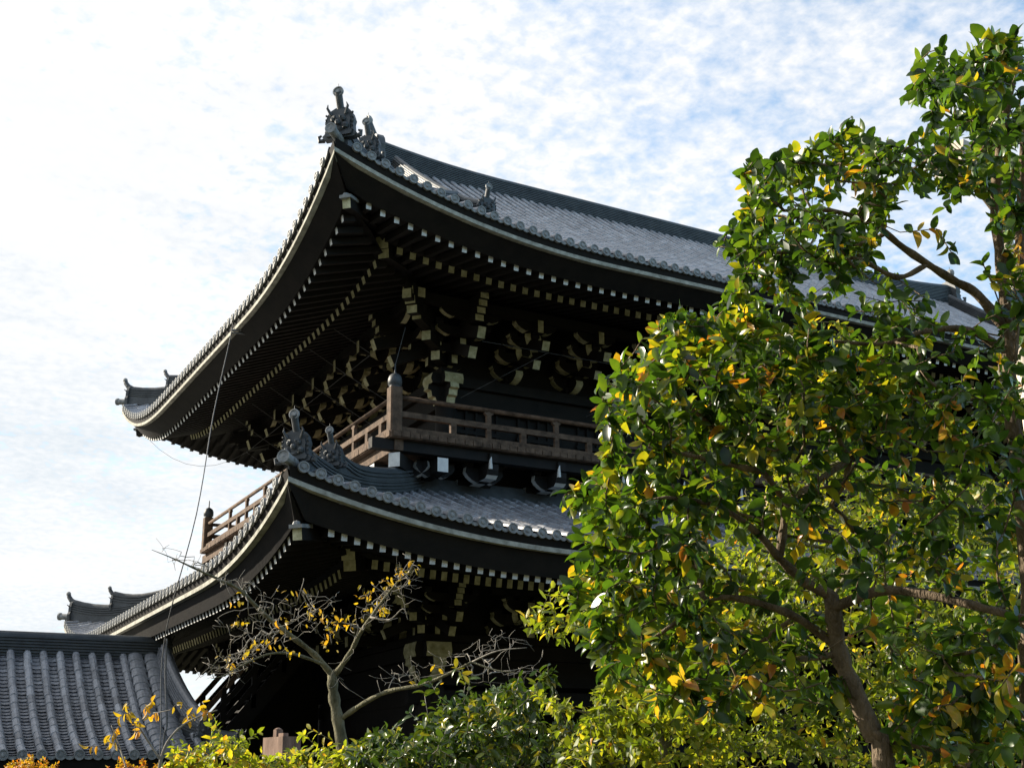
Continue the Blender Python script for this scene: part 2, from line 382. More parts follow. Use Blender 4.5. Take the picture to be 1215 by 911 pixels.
def noshi_section(w, h, layers):
    """Half-open outline of a stacked ridge: returns closed polygon (lateral, height)."""
    right = [(w/2-.03, -.28)]
    for i in range(layers):
        z0 = h*i/layers; z1 = h*(i+1)/layers; ww = w/2*(1-0.25*i/layers)
        right += [(ww-0.04, z0), (ww-0.04, z0+(z1-z0)*.42), (ww, z0+(z1-z0)*.48), (ww, z1)]
    rr = w/2*0.55
    right += [(rr*math.cos(t), h+rr*math.sin(t)*1.1) for t in (0.0, 0.5, 1.05)]
    return right+[(0, h+rr*1.1)]+[(-x, z) for x, z in right[::-1]]
def sweep_ridge(b, path, sec, mat=0):
    path = [np.array(p, float) for p in path]; n = len(path); k = len(sec); vs = []
    for i in range(n):
        d = path[min(i+1, n-1)]-path[max(i-1, 0)]; d[2] = 0; d /= np.linalg.norm(d); sd = np.array([d[1], -d[0], 0])
        for a, z in sec: vs.append(path[i]+sd*a+np.array([0, 0, z]))
    fs = [(i*k+j, i*k+(j+1) % k, (i+1)*k+(j+1) % k, (i+1)*k+j) for i in range(n-1) for j in range(k)]
    fs += [tuple(range(k-1, -1, -1)), tuple((n-1)*k+j for j in range(k))]
    b.add(vs, fs, mat)

def horn_end(b, pos, face, size):
    p = np.array(pos, float); f = np.array([face[0], face[1], 0.0]); f /= np.linalg.norm(f); sd = np.array([-f[1], f[0], 0]); up = np.array([0, 0, 1.0]); h = size
    prof = [(-.42, -.3), (.42, -.3), (.46, .05), (.38, .2), (.37, .5), (.30, .72), (.12, .84), (-.12, .84), (-.30, .72), (-.37, .5), (-.38, .2), (-.46, .05)]
    b.prism([(x*h, z*h) for x, z in prof], p, sd, up, f, .16*h, 0)
    for s_ in (-1, 1): b.tube([p+sd*s_*.3*h+up*.5*h+f*.08*h, p+sd*s_*.36*h+up*.62*h+f*.22*h], [.05*h, .015*h], 6)
    b.tube([p+up*.62*h-f*.25*h, p+up*.78*h, p+up*.92*h+f*.22*h, p+up*1.12*h+f*.38*h, p+up*1.30*h+f*.44*h], [.15*h, .15*h, .14*h, .13*h, .12*h], 10)
    b.ball(p+up*1.30*h+f*.44*h, .14*h, 1, 9)
def oni_mesh(b, pos, face, size, disc=True, horn=1.0):
    """Ridge-end tile: arched back plate with scalloped sides, a grim face, horns and a long round tile leaning out on top."""
    p = np.array(pos, float); f = np.array([face[0], face[1], 0.0]); f /= np.linalg.norm(f); sd = np.array([-f[1], f[0], 0]); up = np.array([0, 0, 1.0])
    h = size
    prof = [(-.44, 0), (.44, 0), (.50, .10), (.42, .18), (.40, .40), (.43, .52), (.36, .74), (.26, .86), (.12, .93),
            (-.12, .93), (-.26, .86), (-.36, .74), (-.43, .52), (-.40, .40), (-.42, .18), (-.50, .10)]
    b.prism([(x*h, z*h) for x, z in prof], p, sd, up, f, .20*h, 0)
    b.prism([(x*h*.80, (z*.86+.05)*h) for x, z in prof], p+f*.13*h, sd, up, f, .07*h, 0)
    for s in (-1, 1):                                   # bead row along the border
        for i in range(5):
            b.ball(p+sd*s*.385*h+up*(.20+.13*i)*h+f*.115*h, .034*h, 0, 6)
        b.tube([p+sd*s*.20*h+up*.66*h+f*.18*h, p+sd*s*.30*h+up*.86*h+f*.26*h, p+sd*s*.27*h+up*(.90+.05*horn)*h+f*.29*h], [.05*h, .035*h, .010*h], 7, 0)   # horns
        b.ball(p+sd*s*.15*h+up*.52*h+f*.20*h, .075*h, 0, 7)        # eyes
        b.ball(p+sd*s*.21*h+up*.30*h+f*.19*h, .10*h, 0, 7)         # cheeks
        b.tube([p+sd*s*.17*h+up*.60*h+f*.20*h, p+sd*s*.06*h+up*.56*h+f*.27*h], .035*h, 6, 0)  # brow
        b.tube([p+sd*s*.46*h+up*.04*h, p+sd*s*.60*h+up*.02*h+f*.04*h, p+sd*s*.62*h+up*.14*h+f*.05*h, p+sd*s*.54*h+up*.17*h+f*.05*h], [.07*h, .065*h, .05*h, .03*h], 7, 0)  # foot scroll
        b.tube([p+sd*s*.08*h+up*.17*h+f*.22*h, p+sd*s*.09*h+up*.24*h+f*.25*h], [.012*h, .028*h], 5, 0)   # fangs
    b.ball(p+up*.41*h+f*.23*h, .085*h, 0, 7)
    b.tube([p-sd*.16*h+up*.22*h+f*.19*h, p+up*.19*h+f*.24*h, p+sd*.16*h+up*.22*h+f*.19*h], .03*h, 6, 0)
    if disc:
        a0 = p+up*.80*h+f*.0*h; a1 = p+up*1.32*h+f*.24*h; ax = (a1-a0)/np.linalg.norm(a1-a0)
        L = np.linalg.norm(a1-a0)
        b.lathe(a0, [(.10*h, 0), (.105*h, L)], 12, 0, ax)
        nrm_ = f*.94+up*.05+sd*0; nrm_ /= np.linalg.norm(nrm_); c0 = a1-nrm_*.05*h+up*.02*h
        b.lathe(c0, [(.09*h, -.05*h), (.15*h, .02*h), (.155*h, .09*h), (.125*h, .095*h), (.118*h, .07*h), (.075*h, .07*h), (.06*h, .095*h), (.004, .10*h)], 16, 1, nrm_)
        a1 = a1+up*.14*h
        b.tube([a1, a1+up*.13*h], .008*h, 5, 0)

# --- main dimensions (metres) ---
BX0, BX1, BY0, BY1 = 0.0, 32.3, 0.0, 15.94      # balcony outline
ZB = 10.2                                       # balcony floor
UX, UY = 2.6, 2.6                               # upper body corner
LX, LY = 1.8, 1.8                               # lower body corner
EU, EL = 2.71, 3.79
RU = Roof(-EU, BX1+EU, -EU, BY1+EU,
          {'F': (14.25, 1.33, 7.5, 2.2), 'L': (13.80, 1.72, 7.0, 2.6), 'B': (14.1, 1.4, 7.5, 2.3), 'R': (14.25, 1.33, 7.0, 2.4)},
          lambda s: 0.50*s+0.0172*s*s, 7.0)
RL = Roof(-EL, BX1+EL, -EL, BY1+EL,
          {'F': (6.88, 0.92, 7.0, 2.2), 'L': (6.60, 1.15, 6.5, 2.6), 'B': (6.8, 1.0, 7.0, 2.3), 'R': (6.88, 0.95, 7.0, 2.4)},
          lambda s: 0.33*s+0.014*s*s, 6.0)
GINS = 5.45                                     # gable inset from the eave
RIDGE_Y = (BY0+BY1)/2
HALF = RIDGE_Y-(-EU)
gate = thing('temple_gate', 'huge dark two storey wooden temple gate with sweeping grey tiled roofs', 'temple gate', (0, 0, 0))

# ---- upper roof
def su_front(u):
    d = RU.d('F', u); return d if d < GINS else HALF-0.25
def su_side(u):
    return min(RU.d('L', u), GINS+0.35)
b = MB()
RU.tiles(b, 'F', su_front, 0.343, 0.30, 0.088, 0.112)
RU.tiles(b, 'L', su_side, 0.343, 0.30, 0.088, 0.112)
RU.tiles(b, 'R', su_side, 0.343, 0.45, 0.088, 0.112)
RU.tiles(b, 'B', su_front, 0.343, 0.6, 0.088, 0.112)
upper_roof = b.build('upper_roof', ['tile', 'cap'], gate)
for sd in 'FLBR':
    b = MB(); RU.sweep(b, sd, [(0.0, -.032), (0.13, -.032), (0.13, .065), (0.0, .065)], 0); b.build('eave_board', ['eave'], upper_roof)
    b = MB(); RU.sweep(b, sd, [(0.05, .066), (0.25, .066), (0.25, .33), (-0.03, .27)], 0); b.build('eave_fascia', ['dark'], upper_roof)
ZO_U = {'F': -.38, 'L': -.36, 'B': -.38, 'R': -.38}; ZI_U = {'F': -.16, 'L': -.02, 'B': -.16, 'R': -.16}; SL_U = {'F': .27, 'L': .37, 'B': .27, 'R': .27}
ZO_L = {'F': -.52, 'L': -.42, 'B': -.5, 'R': -.52}; ZI_L = {'F': -.36, 'L': -.22, 'B': -.36, 'R': -.36}; SL_L = {'F': .25, 'L': .32, 'B': .25, 'R': .25}
def soffit(rf, sd, so, si, sw, zo, zi, slope):
    b = MB()
    rf.loft(b, sd, [(0.12, -.05), (so-.08, zo+.02), (so, zo+.085), (si-.12, zo+.085+slope*(si-so)), (si, zi+.105), (sw, zi+.105+slope*(sw-si))], [0]*10**5 and 0)
    return b
for sd in 'FLBR':
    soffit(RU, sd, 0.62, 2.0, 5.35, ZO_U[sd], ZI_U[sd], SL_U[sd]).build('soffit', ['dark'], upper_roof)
# brown boards of the eave underside between the white board and the first row of rafters
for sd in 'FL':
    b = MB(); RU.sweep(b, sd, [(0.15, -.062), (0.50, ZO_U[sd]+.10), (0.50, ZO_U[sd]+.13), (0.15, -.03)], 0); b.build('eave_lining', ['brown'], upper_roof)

rafters = []      # (distance to camera, roof object, mesh builder args)
def rafter_rows(rf, parent, sides, so, si, sw, zo, zi, slope, pitch, w1, h1, w2, h2, mat_out, mat_in):
    for sd in sides:
        L = rf.ln(sd); n = int((L-2*so)/pitch); off = (L-n*pitch)/2
        for k in range(n+1):
            u = off+k*pitch; d = min(u, L-u)
            for row, (s0, ln, dz, w, h, em) in enumerate(((so, si-so+.15, zo[sd], w1, h1, mat_out), (si, sw-si, zi[sd], w2, h2, mat_in))):
                s1 = min(s0+ln, d-.12)
                if s1-s0 < .25: continue
                if row == 1 and d < si+.3: continue
                a = np.array(rf.w(sd, u, s0, rf.ze(sd, u, s0)+dz)); c = np.array(rf.w(sd, u, s1, rf.ze(sd, u, s1)+dz+slope[sd]*(s1-s0)))
                rafters.append((np.linalg.norm(a-CAM_POS)*({'F': 1, 'L': 1.25}.get(sd, 5)), parent, a, c, w, h, em))
rafter_rows(RU, upper_roof, 'FLRB', 0.62, 2.0, 5.2, ZO_U, ZI_U, SL_U, 0.345, .125, .150, .155, .180, 'white', 'ochre')

def hip_path(rf, corner, t0, t1, n, lift=0.0):
    sx = 1 if corner[0] == 'L' else -1; sy = 1 if corner[1] == 'F' else -1
    ox = rf.X0 if sx > 0 else rf.X1; oy = rf.Y0 if sy > 0 else rf.Y1
    pts = []
    for i in range(n+1):
        t = t0+(t1-t0)*i/n
        sd1, sd2 = corner[1], corner[0]
        def uof(sd):
            L = rf.ln(sd)
            x, y = ox+sx*t, oy+sy*t
            return {'F': x-rf.X0, 'B': rf.X1-x, 'L': rf.Y1-y, 'R': y-rf.Y0}[sd]
        z = max(rf.zt(sd1, uof(sd1), t), rf.zt(sd2, uof(sd2), t))
        pts.append((ox+sx*t, oy+sy*t, z+lift))
    return pts, (-sx, -sy)
def flare(path, k=4, up=0.22):
    return [(x, y, z+(up*((k-i)/k)**2 if i < k else 0)) for i, (x, y, z) in enumerate(path)]
def hips(rf, parent, t_end, size0, w=.42, small=None):
    for corner in ('LF', 'LB', 'RF', 'RB'):
        size = size0 if corner != 'LB' else small
        pts, fc = hip_path(rf, corner, 0.22, t_end, 16, .02)
        b = MB(); sweep_ridge(b, flare(pts, 5, .24 if corner == 'LB' else .16), noshi_section(w, .30, 4))
        pts2, _ = hip_path(rf, corner, 1.35, t_end, 14, .28)
        sweep_ridge(b, flare(pts2, 4, .26), noshi_section(w*.86, .26, 3)); b.build('hip_ridge', ['ridge'], parent)
        b = MB(); p = pts[0]; (horn_end if corner == 'LB' else oni_mesh)(b, (p[0], p[1], p[2]+.10), fc, size); b.build('ridge_end_tile', ['ridge', 'cap'], parent)
        b = MB(); p = pts2[0]; (horn_end if corner == 'LB' else oni_mesh)(b, (p[0], p[1], p[2]+.10), fc, size*.84); b.build('ridge_end_tile', ['ridge', 'cap'], parent)
        # corner tile lying on the very tip of the eave
        b = MB(); q0 = np.array(hip_path(rf, corner, 0.5, .6, 1, .02)[0][0]); q1 = np.array(hip_path(rf, corner, -.13, 0, 1, .02)[0][0])
        ax = q1-q0; L = np.linalg.norm(ax)
        b.lathe(q0+np.array([0, 0, .05]), [(.10, 0), (.105, L), (.13, L), (.13, L+.06), (.10, L+.06), (.09, L+.045), (.045, L+.045), (.003, L+.06)], 14, 0, ax)
        b.build('corner_tile', ['cap'], parent)
hips(RU, upper_roof, GINS+.5, 0.82, .42, .64)

# main ridge, descending ridges, gables
gx0, gx1 = -EU+GINS, BX1+EU-GINS
zr = RU.zt('F', 18, HALF-.25)
b = MB(); n = 30; path = []
for i in range(n+1):
    x = gx0-.05+(gx1-gx0+.1)*i/n; d = min(x-gx0, gx1-x); path.append((x, RIDGE_Y, zr-.12+.32*max(0, 1-max(d, 0)/5.0)**2.2))
sweep_ridge(b, path, noshi_section(.62, .72, 10)); b.build('main_ridge', ['ridge'], upper_roof)
for x, fx in ((gx0-.08, -1), (gx1+.08, 1)):
    b = MB(); oni_mesh(b, (x, RIDGE_Y, zr+.05), (fx, 0), 1.25); b.build('ridge_end_tile', ['ridge', 'cap'], upper_roof)
for x, fx in ((gx0+.45, -1), (gx1-.45, 1)):
    for sd, fy in (('F', -1), ('B', 1)):
        pts = []
        for i in range(13):
            s = 4.1+(HALF-.5-4.1)*i/12; u = (x-RU.X0) if sd == 'F' else (RU.X1-x)
            pts.append(RU.w(sd, u, s, RU.zt(sd, u, s)+.02))
        b = MB(); sweep_ridge(b, flare(pts, 3, .12), noshi_section(.40, .46, 6)); b.build('descending_ridge', ['ridge'], upper_roof)
        b = MB(); p = pts[0]; oni_mesh(b, (p[0], p[1]+fy*.12, p[2]+.08), (0, fy), 0.66); b.build('ridge_end_tile', ['ridge', 'cap'], upper_roof)
    # gable wall with barge boards
    xg = gx0+.35 if fx < 0 else gx1-.35
    prof = []
    for i in range(15):
        s = GINS-.2+(HALF-.3-GINS+.2)*i/14; prof.append((RU.Y0+s, RU.zt('F', 15, s)-.05))
    prof2 = [(2*RIDGE_Y-y, z) for y, z in prof[::-1]]
    b = MB(); b.prism(prof+prof2, (xg, 0, 0), (0, 1, 0), (0, 0, 1), (1, 0, 0), .2, 0)
    xb = gx0+.02 if fx < 0 else gx1-.02
    for sgn in (1, -1):
        for (y0, z0), (y1, z1) in zip(prof[:-1], prof[1:]):
            q0 = (xb, y0 if sgn > 0 else 2*RIDGE_Y-y0, z0-.22); q1 = (xb, y1 if sgn > 0 else 2*RIDGE_Y-y1, z1-.22)
            b.beam(q0, q1, .12, .42, 1)
    b.build('gable', ['dark', 'brown'], upper_roof)

# ---- lower roof (skirt)
SKIRT = 5.0
b = MB(); f_ = lambda sd: (lambda u: min(RL.d(sd, u), SKIRT))
for sd, ex in (('F', .30), ('L', .30), ('R', .5), ('B', .7)):
    RL.tiles(b, sd, f_(sd), 0.345, ex, 0.088, 0.112)
lower_roof = b.build('lower_roof', ['tile', 'cap'], gate)
for sd in 'FLBR':
    b = MB(); RL.sweep(b, sd, [(0.0, -.032), (0.13, -.032), (0.13, .065), (0.0, .065)], 0); b.build('eave_board', ['eave'], lower_roof)
    b = MB(); RL.sweep(b, sd, [(0.05, .066), (0.25, .066), (0.25, .33), (-0.03, .27)], 0); b.build('eave_fascia', ['dark'], lower_roof)
    soffit(RL, sd, 0.42, 2.09, 5.7, ZO_L[sd], ZI_L[sd], SL_L[sd]).build('soffit', ['dark'], lower_roof)
    b = MB(); RL.sweep(b, sd, [(4.7, .30+RL.rise(4.7)), (5.15, .30+RL.rise(5.0)), (5.15, .62+RL.rise(5)), (4.78, .58+RL.rise(5))], 0); b.build('top_course', ['ridge'], lower_roof)
hips(RL, lower_roof, SKIRT-.1, 0.68, .42, .60)
rafter_rows(RL, lower_roof, 'FLRB', 0.42, 2.09, 5.6, ZO_L, ZI_L, SL_L, 0.268, .125, .16, .135, .19, 'white', 'ochre')

rafters.sort(key=lambda q: q[0])
for q in rafters[:100]:
    b = MB(); b.beam(q[2], q[3], q[4], q[5], 0, 1); b.build('rafter', ['dark', q[6]], q[1])
for parent in (upper_roof, lower_roof):
    b = MB()
    for q in rafters[100:]:
        if q[1] is parent: b.beam(q[2], q[3], q[4], q[5], 0, 1 if q[6] == 'white' else 2)
    o = b.build('rafters', ['dark', 'white', 'ochre'], parent); o['kind'] = 'stuff'

# hip rafters with painted ends
def hip_rafters(rf, parent, s_o, s_i, zo, zi, wallc):
    for corner, sx, sy in (('LF', 1, 1), ('LB', 1, -1), ('RF', -1, 1)):
        ox = rf.X0 if sx > 0 else rf.X1; oy = rf.Y0 if sy > 0 else rf.Y1
        for s, z, w, h, t, em in ((s_o, zo, .19, .23, s_o+2.4, 1), (s_i, zi, .30, .30, wallc, 1)):
            p0 = np.array([ox+sx*s, oy+sy*s, z]); p1 = np.array([ox+sx*t, oy+sy*t, z+(t-s)*.24])
            b = MB(); b.beam(p0, p1, w, h, 0, em)
            if s == s_o:                       # metal cap on the nose
                d = (p1-p0)/np.linalg.norm(p1-p0)
                b.beam(p0-d*.10+np.array([0, 0, .15]), p0+d*.4+np.array([0, 0, .15]), w*1.4, .07, 2); b.ball(p0+np.array([-.02, 0, .17]), .09, 2, 7)
            else:
                d = (p1-p0)/np.linalg.norm(p1-p0)
                b.beam(p0+d*.10+np.array([0, 0, -.265]), p1+np.array([0, 0, -.265]), w*.9, .22, 0, em)
            b.build('hip_rafter', ['dark', 'ochre', 'cap'], parent)
hip_rafters(RU, upper_roof, .52, 2.02, 14.62, 14.62, 5.3)
hip_rafters(RL, lower_roof, .34, 2.03, 6.86, 6.92, 5.6)

# ---- upper body
BUX1, BUY1 = BX1-UX, BY1-UY
b = MB()
b.box((UX+.12, UY+.12, ZB-.2), (BUX1-.12, UY+.24, 16.0)); b.box((UX+.12, BUY1-.24, ZB-.2), (BUX1-.12, BUY1-.12, 16.0))
b.box((UX+.12, UY+.25, ZB-.2), (UX+.24, BUY1-.25, 16.0)); b.box((BUX1-.24, UY+.25, ZB-.2), (BUX1-.12, BUY1-.25, 16.0))
b.box((UX+.25, UY+.25, 13.0), (BUX1-.25, BUY1-.25, 13.2))
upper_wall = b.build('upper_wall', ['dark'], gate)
NF, NS = 14, 6
fx = [UX+(BUX1-UX)*i/NF for i in range(NF+1)]; sy_ = [UY+(BUY1-UY)*i/NS for i in range(NS+1)]
for i in range(0, NF+1):
    if i in (0, 3, 6, 8, 11, 14):
        b = MB(); b.tube([(fx[i], UY, ZB), (fx[i], UY, 12.4)], .27, 16); b.build('pillar', ['dark'], gate, True)
for i in (3, 6):
    b = MB(); b.tube([(UX, sy_[i], ZB), (UX, sy_[i], 12.4)], .27, 16); b.build('pillar', ['dark'], gate, True)
for i in range(NF):                             # panelled doors and lattice windows of the gallery
    x0, x1 = fx[i]+.34, fx[i+1]-.34
    b = MB(); y = UY+.10
    for xx in np.linspace(x0, x1, 5): b.box((xx-.035, y-.05, ZB+.45), (xx+.035, y+.018, ZB+1.75), 0)
    for z in (ZB+.42, ZB+1.1, ZB+1.75): b.box((x0-.08, y-.07, z-.05), (x1+.08, y+.019, z+.05), 0)
    b.build('wall_panel', ['dark'], upper_wall)
def plate_beams(x0, x1, y0, y1, z_pl, h_pl, w_pl, h_n, w_n, out_pl, out_n, parent):
    """Tie beam with curved painted noses under a wide flat wall plate, crossing at the corners."""
    for (p, q) in (((x0, y0), (x1, y0)), ((x0, y0), (x0, y1))):
        p, q = np.array(p), np.array(q); d = (q-p)/np.linalg.norm(q-p); ax = np.array([d[0], d[1], 0]); nz = np.array([-d[1], d[0], 0])
        b = MB(); dz = .003 if abs(d[0]) > .5 else 0
        L = np.linalg.norm(q-p)
        # wall plate with slightly bowed ends
        e = out_pl
        poly = [(-e+.04, -h_pl/2), (L+e-.04, -h_pl/2), (L+e, -h_pl*.1), (L+e-.02, h_pl*.25), (L+e-.05, h_pl/2), (-e+.05, h_pl/2), (-e+.02, h_pl*.25), (-e, -h_pl*.1)]
        b.prism(poly, (p[0], p[1], z_pl+dz), ax, (0, 0, 1), nz, w_pl, 0, [0, 1, 1, 1, 0, 1, 1, 1])
        # tie beam nose, S-curved
        e = out_n; zt_ = z_pl-h_pl/2-.004
        a = [(-e, 0), (-e-.03, -h_n*.28), (-e+.07, -h_n*.34), (-e+.10, -h_n*.62), (-e+.20, -h_n*.68), (-e+.26, -h_n)]
        poly = a+[(L-x, z) for x, z in a[::-1]]
        sm = [1]*5+[0]+[1]*5+[0]
        b.prism(poly, (p[0], p[1], zt_+dz), ax, (0, 0, 1), nz, w_n, 0, sm)
        b.build('wall_plate', ['dark', 'ochre'], parent)
plate_beams(UX, BUX1, UY, BUY1, 12.58, .28, .54, .52, .25, .55, .55, gate)

# ---- bracket clusters: local x along the wall, -y outwards, z = 0 at the top of the wall plate
def hijiki(b, c, along, L, h, w, m=0, em=1, both=True):
    ax = np.array(along, float); nz = np.cross(ax, (0, 0, 1))
    e = [(-L, h*.5), (-L-.02, h*.12), (-L+.05, -h*.16), (-L+.15, -h*.40), (-L+.29, -h*.58), (-L+.36, -h*.5)]
    o = [(-x, z) for x, z in e[::-1]]
    b.prism(e+o, c, ax, (0, 0, 1), -nz, w, m, [em]*5+[m]+([em]*5 if both else [m]*5)+[m])
def masu(b, c, s=.24, h=.17, m=0, em=None):
    x, y, z = c; t = s*.36
    vs = [(x-t, y-t, z-h/2), (x+t, y-t, z-h/2), (x+t, y+t, z-h/2), (x-t, y+t, z-h/2)]
    for zz_ in (z-h*.1, z+h/2): vs += [(x-s/2, y-s/2, zz_), (x+s/2, y-s/2, zz_), (x+s/2, y+s/2, zz_), (x-s/2, y+s/2, zz_)]
    fs = [(0, 3, 2, 1), (8, 9, 10, 11)]
    for k in (0, 4):
        for j in range(4): fs.append((k+j, k+(j+1) % 4, k+4+(j+1) % 4, k+4+j))
    b.add(vs, fs, m if em is None else [m, m, m, em, m, em, m, m, m, m])
def cluster(sc=1.0, tiers=3, tails=True):
    b = MB(); st = .50; hz = .30
    masu(b, (0, 0, .11), .40, .22)
    for k in range(tiers+1):
        o, z = -st*k, .34+hz*k
        if k <= tiers-1 or True:
            hijiki(b, (0, o, z), (1, 0, 0), .50 if k % 2 == 0 else .62, .29, .21)
        if k < tiers:       # arm stepping out to the next tier
            e = [(-.4, .11), (-.4, -.11), (st*(k+1)-.13, -.11), (st*(k+1)-.02, -.06), (st*(k+1)+.04, .02), (st*(k+1)+.04, .11)]
            b.prism(e[::-1], (0, 0, z+.01), (0, -1, 0), (0, 0, 1), (1, 0, 0), .19, 0, [0, 1, 1, 1, 0, 0][::-1])
        for xx in (-.44, 0, .44): masu(b, (xx*(1.0 if k % 2 == 0 else 1.2), o, z+.195), em=None if xx == 0 else 1)
    for k in range(1, tiers):
        for sx in (-1, 1): hijiki(b, (sx*.18, -st*k-.08, .345+hz*k), (.7071, sx*.7071, 0), .52, .26, .16)
    b.box((-.95, -st*tiers-.07, .34+hz*tiers+.28), (.95, -st*tiers+.07, .34+hz*tiers+.42), 0)
    if tails:               # sloping tail beams with big painted ends
        for (o0, z0, o1, z1, w, h) in ((.1, 1.28, 2.06, .54, .22, .25), (.1, .86, 1.56, .17, .21, .24)):
            p0, p1 = np.array([0, -o1, z1]), np.array([0, -o0, z0]); b.beam(p0, p1, w, h, 0, 2)
        b.beam((0, -1.82, 1.17), (0, -.6, 1.22), .17, .34, 0, 2)
        hijiki(b, (0, -.28, .17), (0, 1, 0), .34, .26, .22, 0, 2)
    return b
def corner_cluster(tails=True):
    b = MB(); st = .50; hz = .30
    masu(b, (0, 0, .11), .46, .22)
    for sgn_dir in ((0, -1, 0), (-1, 0, 0)):
        d = np.array(sgn_dir, float); sd = np.array([-d[1], d[0], 0]) if d[1] else np.array([0, 1.0, 0])
        for k in range(4):
            z = .34+hz*k+(.002 if d[0] else 0)
            c = d*st*k; c = np.array([c[0], c[1], z]); L = .5+.12*k
            hijiki(b, c-d*0, np.abs(sd), L, .24, .15)
            for q in (-L+.04, L-.04): masu(b, c+np.abs(sd)*q+np.array([0, 0, .195]))
            masu(b, c+np.array([0, 0, .195]))
            e0 = d*(st*(k+1)+.06); b.beam((e0[0], e0[1], z+.01), (-d[0]*.3, -d[1]*.3, z+.01), .17, .23, 0, 2)
        for (o0, z0, o1, z1) in ((.0, 1.35, 2.1, .58), (.0, .92, 1.6, .2)):
            b.beam(d*o1+np.array([0, 0, z1]), d*o0+np.array([0, 0, z0]), .22, .30, 0, 2)
        # tall stacked noses at the top
        for i in range(4):
            o = 2.0+.10*i; b.beam(d*o+np.array([0, 0, 1.02+.17*i]), d*.4+np.array([0, 0, 1.06+.17*i]), .24, .165, 0, 2)
    dg = np.array([-1, -1, 0])/math.sqrt(2)
    for k in range(4):
        e = dg*(.72*(k+1)+.1); b.beam((e[0], e[1], .36+hz*k), (0, 0, .36+hz*k), .24, .25, 0, 2)
        masu(b, np.array([dg[0]*.7*(k+1), dg[1]*.7*(k+1), .56+hz*k]), .28)
    for i in range(3):
        e = dg*(2.6+.14*i); b.beam((e[0], e[1], .98+.2*i), (dg[0]*.5, dg[1]*.5, 1.3+.2*i), .27, .20, 0, 2)
    return b
CLM = ['dark', 'ochre', 'ochre']
me_c = cluster().mesh('bracket_cluster', CLM)
me_cc = corner_cluster().mesh('corner_bracket_cluster', CLM)
ZC = 12.73
def put(me, name, x, y, z, rot, parent=gate, sc=1.0):
    o = link_obj(name, me, parent); o.location = (x, y, z); o.rotation_euler = (0, 0, rot); o.scale = (sc, sc, sc); return o
for i in range(1, NF): put(me_c, 'bracket_cluster', fx[i], UY, ZC, 0)
for i in range(1, NS): put(me_c, 'bracket_cluster', UX, sy_[i], ZC, R(-90))
for i in range(1, NF): put(me_c, 'bracket_cluster', fx[i], BUY1, ZC, R(180))
put(me_cc, 'corner_bracket_cluster', UX, UY, ZC, 0)
put(me_cc, 'corner_bracket_cluster', UX, BUY1, ZC, R(-90))
put(me_cc, 'corner_bracket_cluster', BUX1, UY, ZC, R(90))
for p, q in (((UX-1.9, UY-1.6, 14.18), (BUX1+1.9, UY-1.6, 14.18)), ((UX-1.6, UY-1.9, 14.185), (UX-1.6, BUY1+1.9, 14.185))):
    b = MB(); b.beam(p, q, .2, .26, 0, 1, 1); b.build('purlin', ['dark', 'ochre'], gate)

# ---- balcony
b = MB()
b.box((BX0-.14, BY0-.14, ZB-.16), (BX1+.14, UY-.05, ZB), 0)
b.box((BX0-.14, UY-.048, ZB-.16), (UX-.05, BY1-UY+.048, ZB), 0); b.box((BX1-UX+.05, UY-.048, ZB-.16), (BX1+.14, BY1-UY+.048, ZB), 0)
b.box((BX0-.14, BY1-UY+.05, ZB-.16), (BX1+.14, BY1+.14, ZB), 0)
balcony = b.build('balcony', ['rail'], gate)
q = random.Random(3)
b = MB(); y = BY0-.1                            # plank ends showing on the left edge, and on the front edge
while y < BY1+.05:
    w = q.uniform(.20, .27); b.box((BX0-.165-q.uniform(0, .012), y, ZB-.135), (BX0-.142, y+w-.018, ZB-.012), 0); y += w
x = BX0-.1
while x < BX1+.1:
    w = q.uniform(.20, .27); b.box((x, BY0-.165-q.uniform(0, .012), ZB-.135), (x+w-.018, BY0-.142, ZB-.012), 0); x += w
b.build('plank_ends', ['rail'], balcony)
b = MB(); b.beam((BX0-.55, BY0+.12, ZB-.30), (BX1+.55, BY0+.12, ZB-.30), .22, .26); b.build('edge_beam', ['dark'], balcony)
b = MB(); b.beam((BX0+.12, BY0-.02, ZB-.302), (BX0+.12, BY1+.5, ZB-.302), .22, .26); b.build('edge_beam', ['rail'], balcony)
def rail_run(p0, p1, name_parent):
    p0, p1 = np.array(p0, float), np.array(p1, float)
    b = MB(); b.beam(p0+[0, 0, .07], p1+[0, 0, .07], .15, .12); b.build('bottom_rail', ['rail'], name_parent)
    b = MB(); b.beam(p0+[0, 0, .45], p1+[0, 0, .45], .10, .135); b.build('middle_rail', ['rail'], name_parent)
    b = MB(); b.tube([p0+[0, 0, .86], p1+[0, 0, .86]], .058, 10); b.build('top_rail', ['rail'], name_parent, True)
rail_run((BX0+.14, BY0, ZB), (BX1-.14, BY0, ZB), balcony)
rail_run((BX0, BY0+.14, ZB), (BX0, BY1-.14, ZB), balcony)
rail_run((BX1, BY0+.14, ZB), (BX1, BY1-.14, ZB), balcony)
rail_run((BX0+.14, BY1, ZB), (BX1-.14, BY1, ZB), balcony)
b = MB()
b.box((-.06, -.042, .13), (.06, .042, .72))
b.prism([(-.06, 0), (.06, 0), (.13, .05), (.10, .085), (.07, .075), (.0, .10), (-.07, .075), (-.10, .085), (-.13, .05)], (0, 0, .72), (1, 0, 0), (0, 0, 1), (0, 1, 0), .09)
me_b1 = b.mesh('bracketed_baluster', ['rail'])
b = MB(); b.box((-.075, -.05, .13), (.075, .05, .385)); me_b2 = b.mesh('baluster', ['rail'])
for i in range(NF+1):
    put(me_b1, 'bracketed_baluster', fx[i]-.1, BY0, ZB, 0, balcony)
    put(me_b2, 'baluster', fx[i]-.1-.97, BY0, ZB, 0, balcony)
